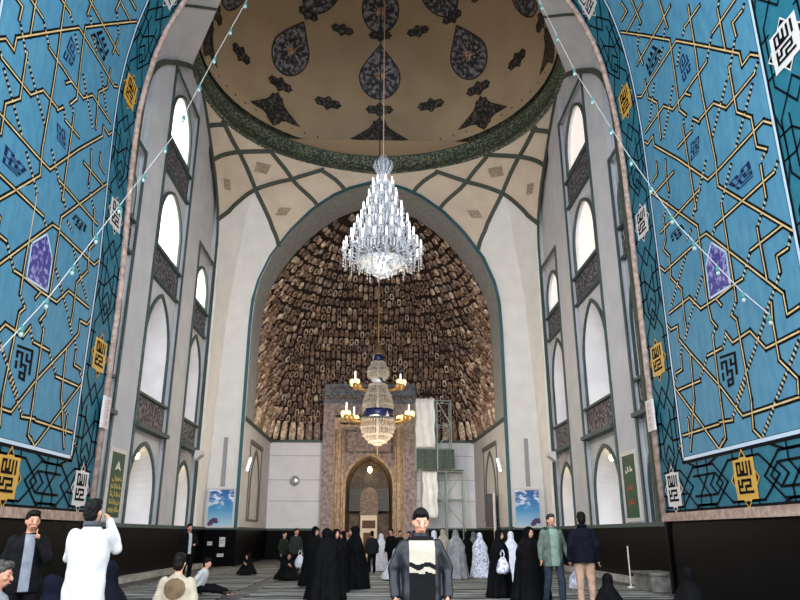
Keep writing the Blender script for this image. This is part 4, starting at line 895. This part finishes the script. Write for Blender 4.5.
for i, y in enumerate((17.4, 20.0, 22.6, 25.2, 27.8, 30.4, 33.2)):
    for x0, x1, sd in ((-6.9, -3.6, 'beside the bright-windowed wall'), (-3.1, 6.95, 'across the middle of the hall')):
        r = empty('prayer_carpet', ((x0 + x1) / 2, y, .001)); tag(r, '%s dark patterned prayer carpet from the portal, laid %s' % (ordw[i], sd), 'carpet', 'prayer carpets in rows'); h = (x1 - x0) / 2
        m = MB(); m.box(-h, h, -1.1, 1.1, 0, .02); m.build('pile', M_carp, r)
        
        for a in (-1.2, 1.1): m = MB(); m.box(-h, h, a, a + .1, 0, .018); m.build('border', M_fringe, r)
m = MB(); m.box(7.15, 7.85, 19.3, 20.6, 0, .4); m.box(7.1, 7.9, 19.25, 20.65, .4, .46); tag(m.build('stone_bench', mat('bench_stone', (120, 116, 110), .7, (80, 78, 74), 4, 5)), 'low pale stone bench against the black wall below the banner with red writing', 'bench')
m = MB(); m.tube([(7.12, 20.8, .02), (7.12, 20.8, 1.1)], .02, 6); m.lathe([(.0, 0), (.12, .0), (.1, .03), (.02, .05)], 10, (7.12, 20.8, 0)); tag(m.build('white_rod', M_whiteglaze), 'thin white rod standing on a small foot at the back of the stone bench', 'rod')

# ------------------------------------------------------------------ people
M_skin = mat('skin', (196, 146, 118), .55, (178, 124, 98), 14, 3); M_skin2 = mat('skin_dark', (172, 122, 96), .55, (150, 102, 80), 14, 3)
M_hair = mat('black_hair', (6, 5, 5), .6, (12, 10, 9), 30, 2, spec=.12); M_greyhair = mat('grey_hair', (70, 66, 64), .7, (34, 32, 32), 30, 2, spec=.12)
M_eye = mat('dark_eye', (22, 16, 14), .3); M_lip = mat('lips', (150, 86, 76), .5)
M_shoe = mat('black_shoe', (18, 17, 17), .4)
def cl(name, c, c2=None, rough=.8, sc=7): return mat('cloth_' + name, c, rough, c2 or tuple(int(v * .8) for v in c), sc, 4, .35, .65, spec=.1)
M_cblack = cl('chador_black', (4, 4, 5), (8, 8, 10)); M_suit = cl('dark_suit', (9, 9, 12)); M_navy_c = cl('navy', (10, 11, 24)); M_jeans = cl('grey_jeans', (48, 56, 68)); M_whitejacket = cl('white_jacket', (180, 179, 178), (164, 164, 166))
M_greenj = cl('grey_green_jacket', (92, 104, 94), (70, 82, 74)); M_sweat = cl('sage_sweater', (126, 146, 134)); M_beigetr = cl('beige_trousers', (176, 142, 122)); M_leather = mat('dark_leather', (23, 26, 33), .4, (13, 15, 20), 8, 4, .35, .65, spec=.3)
M_beigeshirt = cl('beige_shirt', (158, 148, 130), (140, 130, 112)); M_olive = cl('olive_jacket', (34, 40, 32)); M_ivory = cl('ivory_chest', (164, 156, 140), (150, 143, 128)); M_greyj = cl('grey_jacket', (128, 130, 136))
M_cgrey = cl('chador_grey', (146, 144, 144), (120, 118, 118)); M_cbeige = cl('chador_beige', (176, 166, 148)); M_cwhite = cl('chador_white', (214, 214, 222), (190, 190, 200)); M_cflor = mat('cloth_floral', (216, 218, 228), .8, (120, 124, 156), 16, 4, .5, .62); M_dgrey = cl('dark_grey_cloth', (32, 32, 34))
def V(*a): return Vector(a)
def head_parts(M, m, det):
    """skin shapes of a head, face towards -y, neck base at origin"""
    s = len(m.v)
    m.ell((0, -.005, .135), (.076, .096, .112), 16, 12); m.ell((0, -.04, .075), (.056, .058, .058), 12, 8); m.cap((0, .012, -.09), .06, (0, -.005, .07), .054, 12)
    if det:
        m.cap((0, -.096, .15), .011, (0, -.118, .108), .017, 8); m.cap((-.035, -.088, .158), .013, (.035, -.088, .158), .013, 8)
        for sx in (-1, 1): m.ell((sx * .078, .005, .125), (.014, .026, .034), 8, 6); m.ell((sx * .045, -.07, .11), (.024, .024, .02), 8, 6)
        m.cap((-.02, -.098, .068), .010, (.02, -.098, .068), .010, 6)
    m.xf(M, s)
def face_marks(M, par, det):
    for sx in (-1, 1):
        m = MB(); m.ell((sx * .032, -.094, .138), (.011, .006, .0055), 8, 6); m.xf(M); m.build('eye', M_eye, par, True)
        m = MB(); m.cap((sx * .020, -.100, .166), .0035, (sx * .048, -.088, .169), .003, 6); m.xf(M); m.build('eyebrow', M_hair, par, True)
    m = MB(); m.cap((-.022, -.106, .070), .006, (.022, -.106, .070), .006, 6); m.xf(M); m.build('mouth', M_lip, par, True)
def hair_cap(M, par, mt, det, vox):
    m = MB(); m.ell((0, .020, .172), (.089, .100, .103), 16, 12); m.ell((0, .055, .11), (.080, .064, .09), 14, 10); m.ell((0, -.045, .232), (.074, .062, .042), 12, 8)
    m.xf(M); m.blob('hair', mt, par, vox, 2, .006 if det else 0, 40)
def hand(m, wr, d, side, k, curl=.5, fist=False):
    """palm, four unequal bent fingers and a thumb, from wrist wr along d"""
    d = d.normalized(); s = side - d * side.dot(d); s.normalize(); n = d.cross(s)
    m.cap(wr, .026 * k, wr + d * .05 * k, .03 * k, 8); pc = wr + d * .055 * k
    m.cap(pc - s * .022 * k, .017 * k, pc + s * .022 * k, .017 * k, 8)
    for i, L in enumerate((.062, .074, .07, .054)):
        b = wr + d * .075 * k + s * (.033 - .022 * i) * k; c = 1.5 if fist else curl
        d1 = (d * math.cos(c * .5) + n * math.sin(c * .5)); d2 = (d * math.cos(c * 1.4) + n * math.sin(c * 1.4)); e = b + d1 * L * .55 * k
        m.cap(b - d * .02 * k, .0098 * k, e, .0092 * k, 6); m.cap(e, .0092 * k, e + d2 * L * .5 * k, .008 * k, 6)
    t = wr + d * .02 * k + s * .03 * k; t1 = t + (d * .6 + s * .7 + n * .3).normalized() * .035 * k; m.cap(t - s * .01 * k, .012 * k, t1, .0115 * k, 6); m.cap(t1, .0115 * k, t1 + (d * .9 + n * .4).normalized() * .03 * k, .009 * k, 6)
STAND = dict(hip=.92, legs=None)
def man(loc, h, yaw, label, jacket, trousers, shirt=None, hair=None, skin=None, pose='stand', arms=None, tilt=0., turn=0., near=False, hem=.80, open_=0., group=None, collar=None, zones=None, zmats=None, lean=0., stride=0., bag=None, shoes=None, wide=1.):
    """standing / kneeling / sitting man facing -y before yaw; arms = {+1: (elbow, wrist), -1: ...} for the body's two sides"""
    k = h / 1.75 if pose == 'stand' else h
    r = empty('person', loc, math.radians(yaw)); tag(r, label, 'person', group); r.scale = (k, k, k)
    skin = skin or M_skin; hair = hair or M_hair; vox = .0105 if near else .016
    dz = {'stand': 0, 'kneel': -.62, 'sit': -.78, 'chair': -.45}[pose]
    Rl = Matrix.Rotation(lean, 4, 'X'); hipz = .92 + dz
    def U(x, y, z):      # upper body point, leaning about the hips
        return V(0, 0, hipz) + Rl @ V(x, y, z - .92)
    if pose == 'stand': legs = [(V(.095, 0, .92), V(.105, -.03 - stride * .12, .49), V(.11, .03 - stride * .16, .09)), (V(-.095, 0, .92), V(-.105, -.03 + stride * .10, .49), V(-.11, .03 + stride * .24, .09))]
    elif pose == 'kneel': legs = [(V(.1, .02, .30), V(.17, -.42, .10), V(.12, .06, .07)), (V(-.1, .02, .30), V(-.17, -.42, .10), V(-.12, .06, .07))]
    elif pose == 'chair': legs = [(V(.1, 0, .47), V(.13, -.42, .5), V(.13, -.40, .09)), (V(-.1, 0, .47), V(-.13, -.42, .5), V(-.13, -.40, .09))]
    else: legs = [(V(.09, 0, .14), V(.13, -.45, .2), V(.14, -.85, .07)), (V(-.09, 0, .14), V(-.11, -.42, .14), V(-.1, -.86, .07))]
    default = {1: (U(.255, .03, 1.13), U(.27, -.05, .88)), -1: (U(-.255, .03, 1.13), U(-.27, -.05, .88))}
    A = dict(default)
    if arms:
        for s, (e, w) in arms.items(): A[s] = (U(*e), U(*w))
    sh = {s: U(s * .172 * wide, .01, 1.385) for s in (1, -1)}
    Hm = Matrix.Translation(U(0, .0, 1.50)) @ Matrix.Rotation(turn, 4, 'Z') @ Matrix.Rotation(tilt + lean * .3, 4, 'X')
    b = MB(); head_parts(Hm, b, True)
    q = len(b.v); b.loft([(0, 0, .86, .13, .09), (0, 0, .98, .145, .1), (0, 0, 1.12, .14, .1), (0, 0, 1.28, .16, .11), (0, 0, 1.39, .165, .1), (0, .005, 1.45, .10, .075), (0, .01, 1.49, .055, .055)], 18)
    for i in range(q, len(b.v)): x, y, z = b.v[i]; b.v[i] = tuple(U(x, y, z))
    for s in (1, -1):
        e, w = A[s]; b.cap(sh[s], .05, e, .04); b.cap(e, .04, w, .027); hd = (w - e); hand(b, w, hd, V(0, -1, 0) if abs(hd.normalized().y) < .8 else V(-s, 0, 0), 1.0, .6)
    for hp, kn, an in legs:
        b.cap(hp, .085, kn, .055); b.cap(kn, .055, an, .038); b.cap(an, .038, an + V(0, -.15 if pose != 'kneel' else .12, -.045), .032)
    b.blob('body', skin, r, vox, 3)
    face_marks(Hm, r, near)
    hair_cap(Hm, r, hair, near, vox)
    t = MB()
    for hp, kn, an in legs: t.cap(hp + V(0, 0, .02), .112, kn, .078); t.cap(kn, .08, an + V(0, 0, .02), .066 if pose == 'stand' else .06)
    t.loft([(0, 0, hipz - .12, .13, .1), (0, 0, hipz, .165, .125), (0, 0, hipz + .12, .155, .12)], 16); t.blob('trousers', trousers, r, vox * 1.25, 3, .009, 7)
    for hp, kn, an in legs:
        f = MB(); dd = -.17 if pose != 'kneel' else .1
        f.loft([(an.x, an.y + dd * .45, 0.0, .048, .14), (an.x, an.y + dd * .45, .035, .052, .14), (an.x, an.y + dd * .3, .075, .045, .10), (an.x, an.y + .0, .12, .04, .05)] if pose in ('stand', 'chair') else [(an.x, an.y, .01, .05, .05), (an.x, an.y + dd * .5, .05, .05, .09), (an.x, an.y + dd * .6, .1, .04, .05)], 14); f.build('shoe', shoes or M_shoe, r, True)
    # jacket: front opening when open_ > 0
    j = MB(); q = 0; w_ = wide
    hz = hem if pose == 'stand' else .84 if pose == 'kneel' else .93
    secs = [(0, .0, hz, .215 * w_, .165), (0, 0, hz + .1, .215 * w_, .16), (0, 0, 1.05, .20 * w_, .15), (0, 0, 1.2, .212 * w_, .152), (0, 0, 1.33, .212 * w_, .145), (0, .005, 1.41, .165 * w_, .118), (0, .01, 1.455, .11, .092), (0, .015, 1.49, .08, .08)]
    j.loft(secs, 22)
    for i in range(len(j.v)): x, y, z = j.v[i]; j.v[i] = tuple(U(x, y, z))
    for s in (1, -1):
        e, w = A[s]; j.cap(sh[s], .074, e, .064); j.cap(e, .064, w + (e - w).normalized() * .0, .05)
    zf = None
    if zones: zf = lambda c: zones(c)
    jo = j.blob('jacket' if not collar == 'shirt' else 'shirt', [jacket] + (zmats or []), r, vox * 1.15, 3, .012, 8, zf)
    if shirt:       # shirt front seen between the jacket edges
        g = MB(); n = 12; v = []
        zs_ = [hz + .02, 1.0, 1.15, 1.3, 1.4, 1.47]; 
        for z in zs_:
            a_ = max(.028, open_ * (1 if z < 1.3 else 1.0)); 
            for i in range(n + 1):
                u = -1 + 2 * i / n; x = u * a_; d_ = it([(hz, .168), (1.05, .156), (1.2, .160), (1.34, .154), (1.43, .122), (1.49, .09)], z)
                rx = it([(hz, .215), (1.2, .212), (1.34, .215), (1.43, .165), (1.49, .09)], z) * w_
                v.append(U(x, -d_ * math.sqrt(max(.05, 1 - (x / rx) ** 2)) - .010, z))
        k_ = n + 1; g.add(v, [(a * k_ + i, a * k_ + i + 1, (a + 1) * k_ + i + 1, (a + 1) * k_ + i) for a in range(len(zs_) - 1) for i in range(n)])
        mats_ = shirt if isinstance(shirt, list) else [shirt]
        if len(mats_) > 1:
            n = 24; k_ = n + 1; g = MB(); zz = [hz + .02 + (1.47 - hz - .02) * a / 60 for a in range(61)]; v = []
            for z in zz:
                for i in range(n + 1):
                    u = -1 + 2 * i / n; x = u * open_; d_ = it([(hz, .168), (1.05, .156), (1.2, .160), (1.34, .154), (1.43, .122), (1.49, .09)], z); rx = it([(hz, .215), (1.2, .212), (1.34, .215), (1.43, .165), (1.49, .09)], z)
                    v.append(U(x, -d_ * math.sqrt(max(.05, 1 - (x / rx) ** 2)) - .010, z))
            for a in range(60):
                for i in range(n):
                    zc = (zz[a] + zz[a + 1]) / 2; xc = (i + .5) / n * 2 - 1
                    mi = 0
                    wv_ = .012 * math.sin(xc * 4.5)
                    if zc > 1.44: mi = 0
                    elif zc > 1.215 + wv_: mi = 1
                    elif zc > 1.165 + wv_ * 1.5: mi = 0
                    elif zc > 1.145 - .035 * xc: mi = 1 if xc > -.7 else 0
                    elif zc > 1.115 - .01 * xc: mi = 1 if xc < .2 else 0
                    else: mi = 0
                    g.add([v[a * k_ + i], v[a * k_ + i + 1], v[(a + 1) * k_ + i + 1], v[(a + 1) * k_ + i]], [(0, 1, 2, 3)], mi)
        g.build('sweater' if len(mats_) > 1 else 'shirt_front', mats_, r, True)
    if collar and collar != 'shirt':
        c_ = MB(); q = []
        c_.lathe([(.072, 0), (.098, -.01), (.09, .045), (.075, .05)], 16, (0, .012, 1.475)); 
        for i in range(len(c_.v)): x, y, z = c_.v[i]; c_.v[i] = tuple(U(x, y, z + (.012 if y > 0 else -.012)))
        c_.build('collar', collar, r, True)
    return r
def chador(loc, h, yaw, label, cloth, seated=False, face=True, group=None, bulk=1., hands=True, skin=None, lean=0., ph=0., near=False):
    """woman wrapped in a full-length chador; face towards -y before yaw"""
    r = empty('person', loc, math.radians(yaw)); tag(r, label, 'person', group); k = h / 1.68; r.scale = (k * bulk, k * bulk, k) if not seated else (h / .88 * bulk, h / .88 * bulk, h / .88)
    vox = .016; w = bulk
    hz = 1.40 if not seated else .60
    Hm = Matrix.Translation((0, -.03 - lean, hz)) @ Matrix.Rotation(.12, 4, 'X')
    b = MB(); head_parts(Hm, b, True)
    if not seated: b.loft([(0, 0, .3, .1, .1), (0, 0, .9, .15, .12), (0, 0, 1.2, .15, .11), (0, -lean * .5, 1.36, .14, .09), (0, -lean, 1.42, .06, .06)], 14)
    else: b.loft([(0, .05, .05, .2, .15), (0, .02, .3, .16, .12), (0, -lean * .5, .55, .13, .09), (0, -lean, .62, .06, .06)], 14)
    if hands and face:
        wr = V(.03, -.20 - lean, 1.13) if not seated else V(.03, -.24 - lean, .42); b.cap(V(.1, -.1, wr.z - .06), .05, wr, .03, 8); hand(b, wr, V(-.7, -.4, .6), V(0, -.3, 1), 1., 1.0, True)
    b.blob('body', skin or M_skin, r, vox, 2); face_marks(Hm, r, False)
    c = MB()
    if not seated:
        secs = [(0, .02, .015, .46, .38), (0, .02, .25, .42, .345), (0, .01, .6, .37, .30), (0, 0, .95, .325, .26), (0, -.02, 1.18, .295, .225), (0, -.01 - lean * .5, 1.30, .25, .175), (0, .0 - lean, 1.39, .165, .13), (0, -.01 - lean, 1.46, .118, .125), (0, -.01 - lean, 1.56, .115, .135), (0, 0 - lean, 1.63, .10, .122), (0, .01 - lean, 1.68, .06, .075), (0, .01 - lean, 1.70, .02, .025)]
        c.loft(secs, 56, 0, .055, 9, ph)
        if hands and face: c.ell((.02, -.16, 1.08), (.17, .09, .13), 16, 10)
        c.ell((.24, -.04, 1.05), (.11, .14, .2), 12, 8); c.ell((-.24, -.04, 1.05), (.11, .14, .2), 12, 8)
    else:
        secs = [(0, -.04, .01, .46, .46), (0, -.03, .12, .43, .42), (0, .0, .25, .33, .31), (0, .0 - lean * .3, .40, .26, .21), (0, -.01 - lean * .6, .50, .215, .16), (0, -lean, .585, .14, .125), (0, -.01 - lean, .66, .118, .125), (0, -.01 - lean, .76, .115, .135), (0, 0 - lean, .83, .10, .122), (0, .01 - lean, .88, .06, .075), (0, .01 - lean, .90, .02, .025)]
        c.loft(secs, 56, 0, .05, 7, ph)
    # leave the face free: push the hood back where the face shows
    o = c.blob('chador', cloth, r, vox, 2, .016, 5)
    if face:
        Hi = Hm.inverted(); me = o.data
        import bmesh as bmesh_
        bm = bmesh_.new(); bm.from_mesh(me); kill = []
        for v in bm.verts:
            q = Hi @ v.co
            if q.y < -.03 and (q.x / .054) ** 2 + ((q.z - .105) / .078) ** 2 < 1: kill.append(v)
        bmesh_.ops.delete(bm, geom=kill, context='VERTS'); bm.to_mesh(me); bm.free()
    return r
man((0.44, 7.30, .022), 1.63, 4, 'young man walking forward with eyes lowered, dark leather jacket over a black and ivory sweater', M_leather, M_jeans, [cl('black_knit', (14, 14, 17)), M_ivory], near=True, tilt=.30, open_=.135, hem=.78, stride=.5, collar=M_leather, arms={1: ((.285, .03, 1.14), (.27, -.05, .90)), -1: ((-.285, .03, 1.14), (-.27, -.05, .90))})
man((-3.12, 8.20, .022), 1.75, 170, 'man in a white jacket seen from behind, holding one hand up to his face', M_whitejacket, M_suit, near=True, hem=.70, collar=cl('grey_collar', (72, 74, 80)), wide=1.08, tilt=-.12, arms={-1: ((-.245, -.13, 1.25), (-.09, -.20, 1.52)), 1: ((.27, -.08, 1.16), (.14, -.30, 1.36))})
man((-4.19, 9.10, .022), 1.66, 28, 'man in a dark suit and grey shirt holding one hand to his mouth', M_suit, M_suit, cl('grey_shirt', (118, 122, 132)), near=True, skin=M_skin2, open_=.06, tilt=.1, collar=None, hem=.78, arms={1: ((.23, -.17, 1.17), (.10, -.175, 1.40))}, turn=.2)
man((-3.75, 7.60, .022), 1.0, 95, 'grey-haired man in a light grey jacket crouching low beside the dark-suited man', M_greyj, M_suit, None, hair=M_greyhair, skin=M_skin2, pose='kneel', near=True, tilt=.15)
man((-2.76, 10.60, .022), 1.0, 178, 'man kneeling with his back turned, beige shirt with a brown patch between the shoulders', M_beigeshirt, cl('tan_trousers', (120, 104, 86)), near=True, pose='kneel', collar='shirt', zones=lambda c: 1 if c.y > .03 and (c.x / .15) ** 2 + ((c.z - .68) / .14) ** 2 < 1 else 0, zmats=[cl('sweat_patch', (104, 86, 66))], tilt=.1, wide=1.05)
chador((-4.05, 11.60, .022), .98, 200, 'dark figure sitting on the floor close behind the man in the white jacket', M_navy_c, True, True, lean=.02)
chador((-4.40, 10.30, .022), .86, 150, 'navy wrapped figure sitting between the suited man and the man in the white jacket', cl('deep_navy', (12, 14, 30)), True, True, bulk=1.15, lean=.06)
man((3.71, 15.50, .022), 1.79, 6, 'grey-haired man in a grey green jacket and sage sweater walking with a plastic bag', M_greenj, M_jeans, M_sweat, hair=M_greyhair, near=True, open_=.085, hem=.74, stride=.9, collar=M_greenj, arms={1: ((.27, .05, 1.14), (.33, -.04, .90))})
man((4.17, 14.80, .022), 1.81, 172, 'man seen from behind in a dark navy jacket and beige trousers', M_navy_c, M_beigetr, near=True, hem=.82, collar=M_navy_c, wide=1.12)
man((-6.02, 24.00, .022), 1.70, 35, 'standing man in a black suit and white shirt before the black stone under the pilaster', M_suit, M_suit, M_whitejacket, open_=.05, arms={1: ((.24, -.08, 1.15), (.12, -.26, 1.12))})
man((-3.27, 26.50, .022), 1.48, 60, 'short man in an olive jacket turned sideways at the edge of the group', M_olive, M_suit)
man((-2.79, 26.00, .022), 1.58, 40, 'man in a dark olive jacket standing beside the shorter olive-jacketed man', cl('dark_olive', (44, 50, 44)), M_suit)
man((0.57, 28.00, .022), 1.58, 320, 'man in black walking past the foot of the prayer niche', M_suit, M_suit, stride=.8)
man((0.96, 29.50, .022), 1.52, 20, 'man in a black coat just behind the walking man in black', cl('coat_black', (16, 16, 17)), M_suit)
man((1.23, 27.50, .022), 1.48, 340, 'man in black half hidden by the shoulder of the leather-jacketed man', cl('coat_black', (16, 16, 17)), M_suit)
man((-0.15, 28.00, .022), 1.50, 190, 'person in dark grey standing with back turned below the white panel', M_dgrey, M_suit)
man((-1.05, 27.00, .022), 1.50, 15, 'person in beige half hidden among the black chadors', M_beigeshirt, M_suit)
chador((-1.12, 17.00, .022), 1.52, 185, 'largest black chador in the central group, woman seen from behind', M_cblack, face=False, bulk=1.12, ph=1)
chador((-0.58, 20.50, .022), 1.60, 290, 'woman in a spreading black chador turned towards the prayer niche side', M_cblack, bulk=1.15, ph=2)
chador((-1.76, 21.50, .022), 1.60, 30, 'woman in black chador whose face shows over the shoulder of the largest chador', M_cblack, ph=3)
chador((-1.03, 19.20, .022), 1.52, 20, 'woman in black chador facing out from the middle of the group', M_cblack, ph=4)
chador((-1.02, 23.00, .022), 1.48, 320, 'small woman in black chador between the facing woman and the spreading chador', M_cblack, ph=5)
chador((0.21, 30.00, .022), 1.40, 200, 'woman in a plain white chador at the foot of the prayer niche', M_cwhite, face=False, ph=1)
chador((0.65, 24.00, .05), .92, 180, 'white wrapped figure sitting low behind the sleeve of the leather-jacketed man', M_cwhite, True, False, ph=2)
chador((2.12, 27.00, .022), 1.50, 180, 'woman in a white headscarf and chador at the collar of the leather-jacketed man', M_cwhite, face=False, ph=3)
chador((2.63, 29.00, .022), 1.56, 185, 'woman in a beige chador beside the tall grey chador', M_cbeige, face=False, ph=4)
chador((2.65, 24.50, .022), 1.52, 182, 'woman in a tall light grey chador seen from behind', M_cgrey, face=False, ph=5)
chador((3.20, 26.00, .022), 1.46, 190, 'slim woman in black chador between the grey and the floral chadors', M_cblack, face=False, bulk=.9, ph=6)
chador((3.65, 27.50, .022), 1.46, 180, 'woman in a dull grey chador nearly hidden behind the slim black one', cl('chador_dull', (104, 104, 106)), face=False, ph=2)
chador((3.56, 25.30, .022), 1.44, 180, 'woman in a white chador printed with blue grey flowers', M_cflor, face=False, bulk=.9, ph=1)
chador((2.93, 17.60, .022), 1.50, 50, 'woman in black chador carrying the floral bundle, face turned sideways', M_cblack, ph=2, bulk=.92, hands=False)
chador((3.75, 20.50, .022), 1.46, 182, 'woman in a white chador between two women in black', M_cwhite, face=False, ph=3, bulk=.85)
chador((3.45, 16.60, .022), 1.55, 15, 'woman in a wide black chador facing forward beside the man with the plastic bag', M_cblack, ph=4, bulk=1.12)
chador((-4.59, 27.00, .05), .72, 340, 'dark figure sitting alone on the floor near the alcove corner', M_cblack, True, True, ph=1)
chador((-2.80, 24.00, .05), .84, 20, 'woman in black chador sitting at the feet of the two olive-jacketed men', M_cblack, True, True, ph=2)
chador((4.35, 14.00, .05), .66, 200, 'black chador crouching on the floor behind the beige trousers', M_cblack, True, False, bulk=1.1, ph=3)
chador((5.47, 13.00, .022), .84, 160, 'black chador sitting alone in front of the black wall past the stone bench', M_cblack, True, False, bulk=1.0, ph=4)
man((-4.28, 18.20, .05), .88, 75, 'person in a white top sitting on the floor, dark legs stretched out', M_whitejacket, M_suit, pose='sit', lean=.45, wide=.95)
def sack(loc, h, w, mt, name, label, hz=0):
    r = empty(name, loc); tag(r, label, 'bag'); m = MB(); m.loft([(0, 0, 0, w * .3, w * .2), (0, 0, h * .1, w * .48, w * .32), (0, 0, h * .4, w * .5, w * .34), (0, 0, h * .75, w * .34, w * .24), (0, 0, h, w * .14, w * .1)], 20, 0, .05, 5); m.blob('sack', mt, r, .012, 2, .014, 9)
    for s in (-1, 1): m = MB(); m.tube([(s * w * .1, 0, h * .92), (s * w * .14, 0, h * 1.2), (s * .01, 0, h * 1.42)], .012, 6); m.build('handle', mt, r, True)
sack((4.14, 15.35, .34), .36, .36, mat('plastic_bag', (206, 208, 220), .3, (130, 134, 150), 8, 3, .4, .6, trans=.15), 'plastic_bag', 'pale plastic carrier bag held by the man in the grey green jacket')
sack((2.92, 17.10, .56), .36, .30, M_cflor, 'floral_bundle', 'white and blue floral bundle carried by the woman in black chador')
sack((-2.53, 25.00, .35), .40, .36, M_cwhite, 'white_bag', 'limp white bag hanging beside the olive-jacketed man')
if bpy.data.scenes.get('fuse'): bpy.data.scenes.remove(bpy.data.scenes['fuse'])
